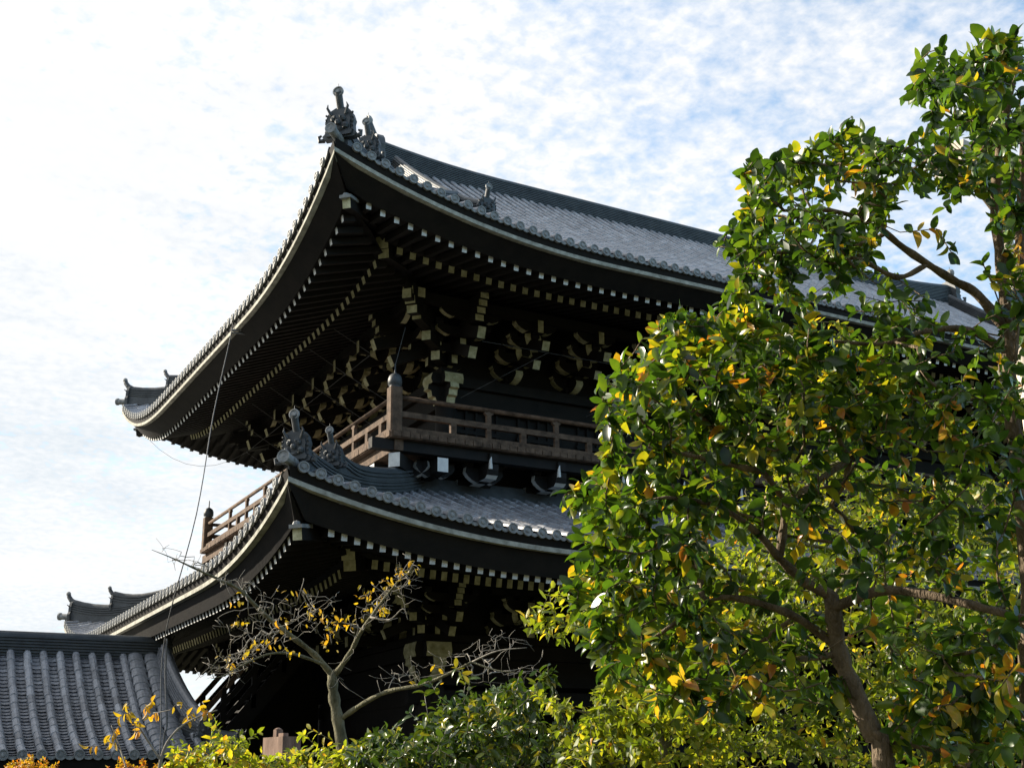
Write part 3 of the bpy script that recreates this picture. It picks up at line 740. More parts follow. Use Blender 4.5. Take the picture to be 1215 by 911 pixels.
for i in range(NS+1):
    put(me_b1, 'bracketed_baluster', BX0, sy_[i]-.1, ZB, R(90), balcony)
    put(me_b2, 'baluster', BX0, sy_[i]-.1-.9, ZB, R(90), balcony)
    put(me_b1, 'bracketed_baluster', BX1, sy_[i]-.1, ZB, R(90), balcony)
    put(me_b1, 'bracketed_baluster', fx[i*2], BY1, ZB, 0, balcony)
put(me_b2, 'baluster', BX0, .75, ZB, R(90), balcony)
b = MB()
w = .15; c = .035
prof8 = [(-w+c, -w), (w-c, -w), (w, -w+c), (w, w-c), (w-c, w), (-w+c, w), (-w, w-c), (-w, -w+c)]
b.prism(prof8, (0, 0, .54), (1, 0, 0), (0, 1, 0), (0, 0, 1), 1.08)
me_post = b.mesh('corner_post', ['rail'])
b = MB(); b.lathe((0, 0, 1.08), [(.13, 0), (.14, .02), (.115, .045), (.165, .07), (.17, .16), (.165, .22), (.14, .29), (.10, .33), (.05, .36), (.022, .375), (.018, .60), (.004, .62)], 18)
me_fin = b.mesh('finial', ['ridge'], True)
for x, y in ((BX0, BY0), (BX0, BY1), (BX1, BY0), (BX1, BY1)):
    p = put(me_post, 'corner_post', x, y, ZB, 0, balcony)
    put(me_fin, 'finial', x, y, ZB, 0, balcony)
# under the balcony: dark wall and waist brackets
b = MB(); b.box((1.25, 1.25, 8.6), (BX1-1.25, BY1-1.25, ZB-.18)); b.build('waist_wall', ['dark'], gate)
def waist():
    b = MB()
    b.box((-.11, -1.32, .38), (.11, .3, .60), 0)
    e = [(-.3, .17), (-.3, -.17), (1.14, -.17), (1.24, -.10), (1.28, .02), (1.28, .17)]
    b.prism(e[::-1], (0, 0, .18), (0, -1, 0), (0, 0, 1), (1, 0, 0), .30, 0, [0, 1, 1, 1, 0, 0][::-1])
    hijiki(b, (0, -.75, .16), (1, 0, 0), .50, .34, .16); hijiki(b, (0, -.2, .0), (1, 0, 0), .45, .30, .16)
    for xx in (-.42, .42): masu(b, (xx, -.75, .42), .22, .15)
    b.tube([(-.08, -1.30, .22), (-.10, -1.34, .40), (-.06, -1.31, .52)], [.05, .035, .01], 6, 1)
    return b
me_w = waist().mesh('waist_bracket', ['dark', 'white'])
for i in range(NF+1): put(me_w, 'waist_bracket', fx[i], 1.25, 9.36, 0)
for i in range(NS+1): put(me_w, 'waist_bracket', 1.25, sy_[i], 9.36, R(-90))
b = MB()
for d in ((0, -1, 0), (-1, 0, 0), (-.7071, -.7071, 0)):
    d = np.array(d); ln = 1.28 if abs(d[0]) != .7071 else 1.75
    b.beam(d*ln+np.array([0, 0, .18+d[0]*.004]), np.array([0, 0, .18+d[0]*.004]), .28, .34, 0, 1)
    s2 = np.array([-d[1], d[0], 0]); hijiki(b, d*.8+np.array([0, 0, .16]), s2/np.linalg.norm(s2), .5, .34, .15)
me_wc = b.mesh('waist_bracket', ['dark', 'white'])
put(me_wc, 'waist_bracket', 1.25, 1.25, 9.36, 0); put(me_wc, 'waist_bracket', 1.25, BY1-1.25, 9.36, R(-90))

# ---- lower body
LX1, LY1 = BX1-LX, BY1-LY
b = MB(); b.box((LX-2.2, LY-2.2, -.2), (LX1+2.2, LY1+2.2, .35)); b.box((LX-2.7, LY-2.7, -.2), (LX1+2.7, LY1+2.7, .17)); stone_base = b.build('stone_base', ['stone'], gate)
colx = [LX+(LX1-LX)*t for t in (0, .19, .38, .62, .81, 1)]; coly = [LY, (LY+LY1)/2, LY1]
for x in colx:
    for y in coly:
        b = MB(); b.lathe((x, y, .35), [(.5, 0), (.5, .1), (.40, .2)], 20, 1); b.tube([(x, y, .5), (x, y, 5.0)], .33, 18, 0); b.build('pillar', ['dark', 'stone'], gate, False)
def wall(a, c, name='lower_wall', m='dark', parent=gate):
    b = MB(); b.box(a, c); return b.build(name, [m], parent)
wall((LX-.07, LY+.34, .35), (LX+.07, coly[1]-.34, 5.2)); wall((LX-.07, coly[1]+.34, .35), (LX+.07, LY1-.34, 5.2))
wall((LX1-.07, LY+.34, .35), (LX1+.07, LY1-.34, 5.2))
for i in range(5):
    o = wall((colx[i]+.34, coly[1]-.06, .35), (colx[i+1]-.34, coly[1]+.06, 5.2))
    if 0 < i < 4:
        b = MB(); xm = (colx[i]+colx[i+1])/2
        for s in (-1, 1):
            b.box((xm+s*.02 if s > 0 else xm-1.7, coly[1]-.16, .5), (xm+1.7 if s > 0 else xm-.02, coly[1]-.07, 3.9))
            for z in (1.0, 2.2, 3.4): b.box((xm+.1 if s > 0 else xm-1.6, coly[1]-.2, z-.08), (xm+1.6 if s > 0 else xm-.1, coly[1]-.162, z+.08))
        b.build('door', ['dark'], o)
b = MB(); b.box((LX-.3, LY-.3, 5.62), (LX1+.3, LY1+.3, 5.8)); b.build('ceiling', ['dark'], gate)
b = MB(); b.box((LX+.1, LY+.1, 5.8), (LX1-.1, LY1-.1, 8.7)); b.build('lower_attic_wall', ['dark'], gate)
for z in (3.1, 4.35):
    b = MB(); b.beam((LX-.6, LY, z), (LX1+.6, LY, z), .18, .32, 0, 1, 1); b.build('tie_beam', ['dark', 'dark'], gate)
    b = MB(); b.beam((LX, LY-.6, z+.02), (LX, LY1+.6, z+.02), .18, .32, 0, 1, 1); b.build('tie_beam', ['dark', 'dark'], gate)
plate_beams(LX, LX1, LY, LY1, 5.42, .34, .66, .62, .34, .55, .55, gate)
me_lc = cluster(tiers=2, tails=False)
me_lc.beam((0, -1.45, .22), (0, -.2, .30), .22, .27, 0, 2); me_lc.beam((0, -1.50, .84), (0, -.2, .90), .20, .28, 0, 2)
me_lc = me_lc.mesh('bracket_cluster', CLM)
b = corner_cluster(); me_lcc = b.mesh('corner_bracket_cluster', CLM)
for i in range(1, NF): put(me_lc, 'bracket_cluster', LX+(LX1-LX)*i/NF, LY, 5.60, 0, sc=.92)
for i in range(1, NS): put(me_lc, 'bracket_cluster', LX, LY+(LY1-LY)*i/NS, 5.60, R(-90), sc=.92)
put(me_lcc, 'corner_bracket_cluster', LX, LY, 5.60, 0, sc=.76); put(me_lcc, 'corner_bracket_cluster', LX, LY1, 5.60, R(-90), sc=.76)
# thin bird-net wires strung along the bracket rows
def wire(p, q, sag=.0, r=.006, n=8):
    p, q = np.array(p, float), np.array(q, float); b = MB()
    b.tube([p+(q-p)*t-np.array([0, 0, sag*4*t*(1-t)]) for t in np.linspace(0, 1, n)], r, 4); b.build('net_wire', ['metal'], gate)
for i in range(NS):
    y0, y1 = sy_[i], sy_[i+1]
    wire((UX-3.2, (y0+y1)/2, 14.1), (UX-2.15, y0, 13.05)); wire((UX-2.15, y1, 13.05), (UX-1.0, (y0+y1)/2, 12.0))
wire((UX-2.15, UY, 13.05), (UX-2.15, BUY1, 13.05)); wire((UX, UY-2.15, 13.05), (BUX1, UY-2.15, 13.05))
for i in range(0, NF, 2): wire((fx[i+1], UY-2.15, 13.05), (fx[i], UY-.9, 11.9))
wire((UX-2.15, UY-2.15, 13.05), (BX0, BY0, ZB+1.65)); wire((UX-2.15, BUY1, 13.05), (-1.9, 17.9, 14.45), .75)

# ------------------------------------------------------------------ stair beside the gate
stair = thing('stair', 'steep open wooden stair with slanted railings rising into the gate side', 'stair', (-4.4, 7.9, .3))
def srel(p): return (p[0]+4.4, p[1]-7.9, p[2]-.3)
SA, SB = np.array([-4.3, 0, .35]), np.array([1.7, 0, 7.45])
for y in (6.9, 8.9):
    b = MB(); b.beam(srel(SA+[0, y, 0]), srel(SB+[0, y, 0]), .12, .42); b.build('stringer', ['dark'], stair)
    for h in (.55, 1.0, 1.38):
        b = MB(); b.beam(srel(SA+[0, y, h]), srel(SB+[0, y, h]), .10, .13); b.build('rail', ['rail' if h > 1.2 else 'dark'], stair)
    for t in np.linspace(.04, .96, 8):
        p = SA+(SB-SA)*t+[0, y, 0]; b = MB(); b.box(srel(p+[-.06, -.06, .0]), srel(p+[.06, .06, 1.42])); b.build('railing_post', ['dark'], stair)
for t in np.linspace(.02, .98, 26):
    p = SA+(SB-SA)*t; b = MB(); b.box(srel(p+[-.14, 6.97, -.02]), srel(p+[.14, 8.83, .03])); b.build('tread', ['dark'], stair)

b = MB(); b.prism([(-4.2, 0), (1.7, 0), (1.7, 7.0), (-4.2, .1)], srel((0, 9.05, .3)), (1, 0, 0), (0, 0, 1), (0, -1, 0), .06); b.build('side_panel', ['dark'], stair)

# ------------------------------------------------------------------ corridor building on the left
hall = thing('side_hall', 'low side hall with blue grey tiled hip and gable roof left of the gate', 'hall', (-10, 8, 0))
def hrel(o): o.location = (10, -8, 0); return o
RS = Roof(-22, -1.95, 3.9, 12.1, {k: (2.80, .10, 2.0, 2.0) for k in 'FLBR'}, lambda s: .42*s+.058*s*s, 3.0)
SG = 1.15
def ss_f(u): d = RS.d('F', u); return d if d < SG else 3.95
def ss_s(u): return min(RS.d('R', u), SG+.2)
b = MB(); RS.tiles(b, 'F', ss_f, .392, .30, .098, .115, panstep=.125, jit=.008); RS.tiles(b, 'R', ss_s, .392, .3, .098, .115, panstep=.15); RS.tiles(b, 'B', ss_f, .345, .6, .088, .1); RS.tiles(b, 'L', ss_s, .345, .6, .088, .1)
hroof = hrel(b.build('roof', ['tile', 'cap'], hall))
for sd in 'FLBR':
    b = MB(); RS.sweep(b, sd, [(.06, -.02), (.2, -.02), (.2, .28), (0, .26)], 0); b.build('eave_fascia', ['dark'], hroof)
    b = MB(); RS.sweep(b, sd, [(.10, -.16), (.24, -.16), (.24, -.03), (.10, -.03)], 0); b.build('eave_board', ['eave'], hroof)
    b = MB(); RS.loft(b, sd, [(.15, -.1), (1.9, .25), (3.2, .6)], 0); b.build('soffit', ['dark'], hroof)
b = MB()
for vx in (.20, .62):
    x = -1.95-SG-vx-.12; u = x-RS.X0; ns = 15
    vs, fs, c_ = [], [], 0
    for i in range(ns):
        for s_, rr in ((i*.265-.06, .215), (i*.265+.235, .175)):
            for j in range(9):
                t = math.pi*j/8; vs.append(RS.w('F', u+math.cos(t)*rr, s_, RS.zt('F', u, s_)+.05+math.sin(t)*rr*.62))
        for j in range(8): fs.append((c_+j, c_+j+1, c_+10+j, c_+9+j))
        fs.append(tuple(c_+j for j in range(8, -1, -1))); c_ += 18
    b.add(vs, fs, 0)
b.build('verge_tiles', ['tile'], hroof)
b = MB(); hx0, hx1 = -22+SG, -1.95-SG
zrs = RS.zt('F', 10, 3.95)
sweep_ridge(b, [(hx0+(hx1-hx0)*i/20, 8, zrs-.10) for i in range(21)], noshi_section(.46, .52, 7)); b.build('main_ridge', ['ridge'], hroof)
b = MB(); oni_mesh(b, (hx1+.08, 8, zrs+.02), (1, 0), .62, False); b.build('ridge_end_tile', ['ridge', 'cap'], hroof)
for sd, fy in (('F', -1), ('B', 1)):
    pts = []
    for i in range(11):
        s = .75+(3.8-.75)*i/10; x = hx1-.02+.40*(1-i/10)**1.4; u = (x-RS.X0) if sd == 'F' else (RS.X1-x); pts.append(RS.w(sd, u, s, RS.zt(sd, u, s)+.02))
    b = MB(); sweep_ridge(b, flare(pts, 3, .06), noshi_section(.40, .36, 5)); b.build('descending_ridge', ['tile'], hroof)
    b = MB(); p = pts[0]; oni_mesh(b, (p[0], p[1]+fy*.1, p[2]+.02), (0, fy), .52, False); b.build('ridge_end_tile', ['ridge', 'cap'], hroof)
for corner in ('RF', 'RB'):
    pts, fc = hip_path(RS, corner, .15, SG+.1, 6, .02)
    b = MB(); sweep_ridge(b, flare(pts, 2, .06), noshi_section(.30, .22, 3)); b.build('hip_ridge', ['ridge'], hroof)
    b = MB(); oni_mesh(b, pts[0], fc, .45, False); b.build('ridge_end_tile', ['ridge', 'cap'], hroof)
prof = [(3.9+s, RS.zt('F', 8, s)-.04) for s in np.linspace(SG, 3.9, 8)]
b = MB(); b.prism(prof+[(16-y, z) for y, z in prof[::-1]], (hx1-.35, 0, 0), (0, 1, 0), (0, 0, 1), (1, 0, 0), .12); b.build('gable', ['dark'], hroof)
b = MB(); b.box((-20.2, 5.6, 0), (-3.6, 10.4, 3.1), 0); hw = hrel(b.build('wall', ['dark'], hall))
for i in range(9):
    x = -20.2+16.6*i/8; b = MB(); b.box((x-.1, 5.5, 0), (x+.1, 5.598, 3.08)); b.build('post', ['dark'], hw)
for z in (.6, 2.1, 2.85):
    b = MB(); b.box((-20.2, 5.52, z-.08), (-3.6, 5.596, z+.08)); b.build('beam', ['dark'], hw)

# ------------------------------------------------------------------ cable, timber post, lamp post
b = MB()
top = on(275, 392, 0, -2.78); mid = on(233, 610, 0, -4.25); low = on(195, 760, 1, 2.4); end = on(190, 888, 1, 2.2); g_ = np.array([end[0]-.02, end[1]-.1, 0.0])
ctl = [top+np.array([-.02, 0, .4]), top, top+(mid-top)*.5+np.array([-.05, 0, 0]), mid, low, end, g_]
def smooth_path(ctl, n=6):
    ctl = [np.array(c, float) for c in ctl]; out = []
    P = [2*ctl[0]-ctl[1]]+ctl+[2*ctl[-1]-ctl[-2]]
    for i in range(1, len(P)-2):
        for k in range(n):
            t = k/n; a, b_, c, d = P[i-1:i+3]
            out.append(.5*((2*b_)+(-a+c)*t+(2*a-5*b_+4*c-d)*t*t+(-a+3*b_-3*c+d)*t**3))
    out.append(ctl[-1]); return out
b.tube(smooth_path(ctl), .013, 6, 0)
p2 = smooth_path([low+np.array([.05, -.02, .05]), low+np.array([.07, -.03, -.7]), end+np.array([.10, -.02, .5]), end+np.array([.06, 0, 0]), g_+np.array([.05, 0, 0])]); b.tube(p2, .022, 6, 0)
cable = b.build('lightning_cable', ['metal']); tag(cable, 'thin grey cable hanging down from the upper eave past the lower roof edge', 'cable')
br = MB(); e1 = on(312, 389, 0, -2.1); br.beam(top, e1, .05, .05); br.beam(top+np.array([0, 0, -.06]), e1+np.array([0, .3, -.12]), .03, .03)
br.build('bracket_arm', ['metal'], cable)

pp = at(333, 905, 17.0)
tp = thing('timber_post', 'sunlit pinkish brown timber post with stepped top below the bare tree', 'post', (pp[0], pp[1], float(gz(pp[0], pp[1]))))
h0 = at(333, 874, 17.0)[2]-tp.location.z
def rot_frame(b, ang):
    c, s = math.cos(ang), math.sin(ang); b.v = [(x*c-y*s, x*s+y*c, z) for x, y, z in b.v]
b = MB(); b.box((-.14, -.36, 0), (.16, .34, h0-.32)); b.box((-.13, -.24, h0-.32), (.15, .26, h0)); b.box((-.15, -.26, h0-.335), (.17, .28, h0-.315)); rot_frame(b, .22); b.build('shaft', ['post'], tp)
b = MB(); b.box((-.05, .06, h0), (.05, .14, h0+.10)); b.box((-.04, -.10, h0), (.04, .02, h0+.05)); b.ball((0, .10, h0+.10), .052, 0, 8, (1, 1, .5)); rot_frame(b, .22); b.build('knob', ['post'], tp)

lb = at(1236, 560, 13.0)
lp = thing('lamp_post', 'beige lamp post with a pale hooded box lamp behind the camellia', 'lamp post', (lb[0], lb[1], float(gz(lb[0], lb[1]))))
lz = lp.location.z
hp = at(1134, 203, 13.0); tp_ = at(1186, 195, 13.0)
b = MB(); b.tube([(0, 0, 0), (0, 0, tp_[2]-lz)], [.13, .09], 14); b.tube([(0, 0, 0), (0, 0, .5)], [.19, .18], 14); b.build('pole', ['lamp'], lp, True)
hv = hp-np.array([lb[0], lb[1], lz]); 
b = MB(); b.tube([(0, 0, tp_[2]-lz-.1), hv*np.array([.5, .5, 0])+np.array([0, 0, tp_[2]-lz+.05]), hv+np.array([0, 0, .2])], .045, 8); b.build('arm', ['lamp'], lp, True)
ang = math.atan2(hv[1], hv[0]); ca, sa = math.cos(ang), math.sin(ang)
b = MB(); b.prism([(-.20, -.13), (.17, -.13), (.19, -.02), (.08, .27), (-.16, .32), (-.22, .08)], hv, (ca, sa, 0), (0, 0, 1), (-sa, ca, 0), .30); b.build('lamp_hood', ['lamp'], lp)
b = MB(); b.prism([(-.17, -.02), (.14, -.02), (.13, .02), (-.16, .02)], hv+np.array([0, 0, -.153]), (ca, sa, 0), (0, 0, 1), (-sa, ca, 0), .24); b.build('lamp_glass', ['lampglass'], lp)

# ------------------------------------------------------------------ trees
rng = np.random.default_rng(7)
LEAF_T = np.array([0, .10, .28, .52, .75, .91, 1.0]); LEAF_W = np.array([0, .25, .44, .5, .39, .19, 0])
def leaf_template(simple=False, fold=.22, curl=.22):
    if simple:
        v = np.array([(0, 0, 0), (.26, -.40, fold*.4), (.5, 0, 0), (.26, .40, fold*.4), (.68, -.42, fold*.4-curl*.3), (.68, .42, fold*.4-curl*.3), (1, 0, -curl*.7)])
        return v, [(0, 1, 2), (0, 2, 3), (1, 4, 2), (2, 5, 3), (4, 6, 2), (2, 6, 5)]
    v = [(0, 0, 0)]
    for t, w in zip(LEAF_T[1:-1], LEAF_W[1:-1]):
        z = -curl*t*t; v += [(t, -w, z+fold*w), (t, 0, z), (t, w, z+fold*w)]
    v.append((1.0, 0, -curl*1.1))
    f = [(0, 1, 2), (0, 2, 3)]
    for k in (1, 4, 7, 10): f += [(k, k+3, k+4, k+1), (k+1, k+4, k+5, k+2)]
    f += [(13, 16, 14), (14, 16, 15)]
    return np.array(v), f
def leaves_mesh(name, pos, dirs, nrm, length, width, tint, mat, parent, simple=False, fold=.22, curl=.22):
    tv, tf = leaf_template(simple, fold, curl); n = len(pos); k = len(tv)
    dirs = dirs/np.linalg.norm(dirs, axis=1)[:, None]
    side = np.cross(nrm, dirs); side /= (np.linalg.norm(side, axis=1)[:, None]+1e-9); up = np.cross(dirs, side)
    cr = rng.uniform(-.4, 2.2, (n, 1))
    V = (pos[:, None, :]+dirs[:, None, :]*(tv[None, :, 0]*length[:, None])[:, :, None]
         + side[:, None, :]*(tv[None, :, 1]*width[:, None])[:, :, None]
         + up[:, None, :]*(tv[None, :, 2]*cr*length[:, None])[:, :, None]).reshape(-1, 3)
    sizes = np.array([len(f) for f in tf]); flat = np.concatenate([np.array(f) for f in tf])
    loops = (flat[None, :]+(np.arange(n)*k)[:, None]).reshape(-1)
    tot = np.tile(sizes, n); starts = np.concatenate([[0], np.cumsum(tot)[:-1]])
    me = D.meshes.new(name); me.vertices.add(len(V)); me.vertices.foreach_set('co', V.astype(np.float32).reshape(-1))
    me.loops.add(len(loops)); me.loops.foreach_set('vertex_index', loops.astype(np.int32))
    me.polygons.add(len(tot)); me.polygons.foreach_set('loop_start', starts.astype(np.int32))
    me.polygons.foreach_set('use_smooth', np.ones(len(tot), bool))
    me.update(calc_edges=True); me.validate()
    at_ = me.attributes.new('tint', 'FLOAT', 'POINT'); at_.data.foreach_set('value', np.repeat(tint, k).astype(np.float32))
    me.materials.append(M[mat]); return link_obj(name, me, parent)

class Skel:
    def __init__(s): s.p, s.par, s.r = [], [], []
    def limb(s, pts, r0, r1, attach=None, n=5):
        path = smooth_path(pts, n); par = attach
        if attach is None and s.p: par = s.near(path[0])[0]
        ids = []
        for i, p in enumerate(path):
            s.p.append(p); s.par.append(-1 if par is None else par); s.r.append(r0+(r1-r0)*i/(len(path)-1)); par = len(s.p)-1; ids.append(par)
        return ids
    def near(s, q, bias=None):
        P = np.array(s.p); d = np.linalg.norm(P-q, axis=1); i = int(np.argmin(d)); return i, d[i]
    def twigs(s, targets, r_end, kink=.12, seg=.16, rmax=None, maxd=9):
        P = np.array(s.p); T = np.array(targets)
        d0 = np.min(np.linalg.norm(T[:, None]-P[None], axis=2), axis=1); ends = []
        for ti in np.argsort(d0):
            q = T[ti]; PP = np.array(s.p); v = q-PP; d = np.linalg.norm(v, axis=1)
            i = int(np.argmin(d+.15*np.maximum(0, -v[:, 2])))
            L = d[i]
            if L > maxd: continue
            n = max(int(L/seg), 2); par = i; p0 = PP[i]; off = rng.normal(0, 1, 3)*kink*L
            for k in range(1, n+1):
                t = k/n; p = p0+(q-p0)*t+off*t*(1-t)*2+rng.normal(0, 1, 3)*.003*L*(k < n)
                s.p.append(p); s.par.append(par); s.r.append(0.0); par = len(s.p)-1
            ends.append(par)
        # pipe model
        n = len(s.p); w = np.zeros(n); child = np.zeros(n, int)
        for i in range(n):
            if s.par[i] >= 0: child[s.par[i]] += 1
        w[child == 0] = r_end**2.2
        for i in range(n-1, -1, -1):
            if s.par[i] >= 0: w[s.par[i]] += w[i]
        rr = w**(1/2.2)
        s.r = [a if a > 0 else min(b_, rmax or .012) for a, b_ in zip(s.r, rr)]
        return ends
    def mesh(s, name, mats, parent, thin=0.0, n_thick=9):
        n = len(s.p); kids = [[] for _ in range(n)]
        for i in range(n):
            if s.par[i] >= 0: kids[s.par[i]].append(i)
        b = MB(); roots = [i for i in range(n) if s.par[i] < 0]; stack = [(r, None) for r in roots]
        while stack:
            i, pre = stack.pop(); chain = [] if pre is None else [pre]; cur = i
            while True:
                chain.append(cur)
                if not kids[cur]: break
                ks = sorted(kids[cur], key=lambda k: -s.r[k])
                for k in ks[1:]: stack.append((k, cur))
                cur = ks[0]
            if len(chain) < 2: continue
            rad = [s.r[c]*(1+(.10*math.sin(c*1.7)+.06*math.sin(c*4.1) if s.r[c] > .008 else 0)) for c in chain]
            if pre is not None: rad[0] = rad[1]
            mr = max(rad)
            b.tube([s.p[c] for c in chain], rad, n_thick if mr > .02 else (6 if mr > .006 else 4), 0 if mr > thin else 1)
        return b.build(name, mats, parent, True)
    def rel(s, origin): s.p = [np.array(p)-origin for p in s.p]

def in_poly(x, y, poly):
    c = False; j = len(poly)-1
    for i in range(len(poly)):
        xi, yi = poly[i]; xj, yj = poly[j]
        if (yi > y) != (yj > y) and x < (xj-xi)*(y-yi)/(yj-yi)+xi: c = not c
        j = i
    return c
def scatter(poly, n, dmin, dmax, holes=(), min_sep=0.0, dens=None):
    xs = [p[0] for p in poly]; ys = [p[1] for p in poly]; out = []; tries = 0
    while len(out) < n and tries < n*60:
        tries += 1
        x, y = rng.uniform(min(xs), max(xs)), rng.uniform(min(ys), max(ys))
        if not in_poly(x, y, poly): continue
        skip = False
        for hp_, keep in holes:
            if in_poly(x, y, hp_) and rng.uniform() > keep: skip = True
        if skip or (dens and rng.uniform() > dens(x, y)): continue
        p = at(x, y, rng.uniform(dmin, dmax))
        if p[2] < .9: continue
        out.append(p)
    return out
def foliage(sk, ends, per, twig, length, wratio, tintf, spread=.6, back=4, droop=.2, upb=.55):
    pos, dr, nr, ln, ti = [], [], [], [], []
    for e in ends:
        chain = [e]; cur = e
        while sk.par[cur] >= 0 and len(chain) < back+1: cur = sk.par[cur]; chain.append(cur)
        P = [sk.p[c] for c in chain]; axis = P[0]-P[min(1, len(P)-1)]; axis = axis/(np.linalg.norm(axis)+1e-9)
        n = rng.integers(per[0], per[1]+1); base = tintf(sk.p[e])
        ph = rng.uniform(0, 6.28)
        for k in range(n):
            # walk back along the twig
            dist = twig*(k/n)**1.1; q = P[0]; rem = dist
            for a, c in zip(P[:-1], P[1:]):
                L = np.linalg.norm(c-a)
                if rem <= L: q = a+(c-a)*rem/(L+1e-9); break
                rem -= L; q = c
            ph += 2.4
            a = np.cross(axis, (0, 0, 1)); a = a/(np.linalg.norm(a)+1e-6); c = np.cross(axis, a)
            rad = a*math.cos(ph)+c*math.sin(ph)
            d = axis*(1.0-spread*(.4+.6*k/n))+rad*spread*1.3+rng.normal(0, .22, 3); d[2] -= droop*rng.uniform(0, 1.5)
            nn = np.array([0, 0, upb])+axis*.35+rng.normal(0, .45, 3)
            pos.append(q); dr.append(d); nr.append(nn); ln.append(rng.uniform(*length)); ti.append((base if rng.uniform() < .55 else tintf(q))+rng.normal(0, .07))
    ln = np.array(ln)
    return np.array(pos), np.array(dr), np.array(nr), ln, ln*wratio*rng.uniform(.85, 1.15, len(ln)), np.clip(np.array(ti), 0, 1)

def px_path(pts): return [at(*p) for p in pts]
def tree(name, label, cat, base_px, limbs, targets, r_end, leafargs, leafmat, bark, kink=.12, thin=0.0, simple=False, group=None, maxd=9, rmax=None, seg=.16):
    base = at(*base_px); gb = np.array([base[0], base[1], float(gz(base[0], base[1]))])
    root = thing(name, label, cat, tuple(gb), group)
    sk = Skel()
    for i, (pts, r0, r1) in enumerate(limbs):
        pth = px_path(pts)
        if i == 0: pth = [gb+np.array([0, 0, -.15])]+pth
        sk.limb(pth, r0, r1)
    ends = sk.twigs(targets, r_end, kink, seg, rmax, maxd)
    lv = foliage(sk, ends, *leafargs)
    sk.rel(gb); sk.mesh('trunk', [bark, bark if thin == 0 else 'twig'], root, thin)
    leaves_mesh('crown', lv[0]-gb, *lv[1:], leafmat, root, simple)
    return root, sk, ends

# camellia: the big tree at the right
cam_poly = [(1215, 55), (1190, 45), (1150, 55), (1112, 62), (1080, 105), (1100, 150), (1060, 172), (1015, 150), (968, 168), (925, 192), (885, 195), (885, 250),
            (862, 285), (872, 330), (850, 372), (778, 380), (775, 412), (738, 440), (716, 470), (718, 540), (690, 570), (672, 600), (695, 640), (672, 690), (690, 745),
            (720, 800), (780, 840), (860, 850), (930, 830), (1000, 840), (1040, 800), (1060, 911), (1215, 911)]
hole_sky = [(1060, 245), (1110, 222), (1185, 235), (1205, 410), (1140, 385), (1090, 340), (1020, 345)]
hole_mid = [(1075, 160), (1060, 240), (1010, 330), (1090, 345), (1100, 240), (1150, 160)]
hole_roof = [(960, 330), (1175, 335), (1185, 412), (965, 405)]
hole_trunk = [(965, 690), (1010, 690), (1075, 900), (1020, 900)]
hole_low = [(840, 620), (900, 540), (1000, 520), (1215, 530), (1215, 690), (1160, 800), (1060, 790), (860, 830)]
hole_dk = [(1075, 400), (1185, 405), (1185, 470), (1090, 470)]
tg = scatter(cam_poly, 1900, 4.0, 5.8, [(hole_sky, .07), (hole_mid, .5), (hole_roof, .22), (hole_trunk, .2), (hole_low, .27), (hole_dk, .25)])
edge = [(1122, 62), (1095, 85), (1205, 45), (1160, 50), (1075, 115), (1010, 152), (965, 170), (932, 182), (898, 192), (890, 220), (865, 275), (855, 285), (872, 300), (880, 325),
        (782, 388), (800, 375), (770, 412), (735, 440), (722, 455), (715, 472), (728, 500), (718, 540), (688, 575), (676, 592), (700, 640), (680, 690), (705, 760), (840, 375), (860, 360)]
tg += [at(x+rng.normal(0, 5), y+rng.normal(0, 5), rng.uniform(3.9, 5.0)) for x, y in edge for _ in range(2)]
def autumn(p):
    return max(0.0, math.sin(3.3*p[0]+1.0)*math.sin(2.9*p[1]+.4)*math.sin(4.1*p[2]+.7)+.25*math.sin(7*p[0]+5*p[2]))
def tint_cam(p):
    a = autumn(p); t = rng.uniform()
    if t < .05+.42*a: return .74+.24*rng.uniform()
    return .02+.44*rng.uniform() if t < .82 else .50+.22*rng.uniform()
def tint_camb(p):
    a = autumn(p); t = rng.uniform()
    if t < .02+.25*a: return .72+.24*rng.uniform()
    return .02+.42*rng.uniform() if t < .88 else .46+.2*rng.uniform()
limbs = [([(1052, 930, 4.7), (1037, 875, 4.7), (1014, 820, 4.7), (996, 773, 4.7), (986, 706, 4.65)], .043, .030),
         ([(986, 706, 4.65), (955, 690, 4.6), (925, 662, 4.5), (896, 630, 4.4), (850, 600, 4.3), (790, 590, 4.2)], .022, .007),
         ([(990, 720, 4.65), (1050, 700, 4.6), (1130, 712, 4.5), (1220, 735, 4.4)], .020, .014),
         ([(996, 775, 4.7), (964, 780, 4.65), (929, 785, 4.55), (896, 806, 4.5)], .016, .007),
         ([(998, 775, 4.7), (977, 754, 4.7), (930, 725, 4.6), (856, 708, 4.5), (812, 732, 4.4), (757, 770, 4.35)], .020, .006),
         ([(925, 662, 4.5), (930, 600, 4.5), (905, 560, 4.4), (850, 510, 4.4), (805, 470, 4.3), (780, 430, 4.3)], .016, .005),
         ([(905, 560, 4.4), (840, 545, 4.3), (770, 530, 4.2)], .012, .006),
         ([(930, 600, 4.5), (985, 560, 4.8), (1040, 520, 5.0), (1060, 470, 5.1)], .016, .007)]
camellia, sk, ends = tree('camellia_tree', 'big glossy leaved camellia with some orange leaves filling the right side', 'tree', (1052, 930, 4.7), limbs,
     [p for p in tg], .0022, ((6, 9), .17, (.062, .098), .56, tint_cam, .62, 4, .25, .6), 'leaf_camellia', 'bark_brown') if False else (None, None, None)

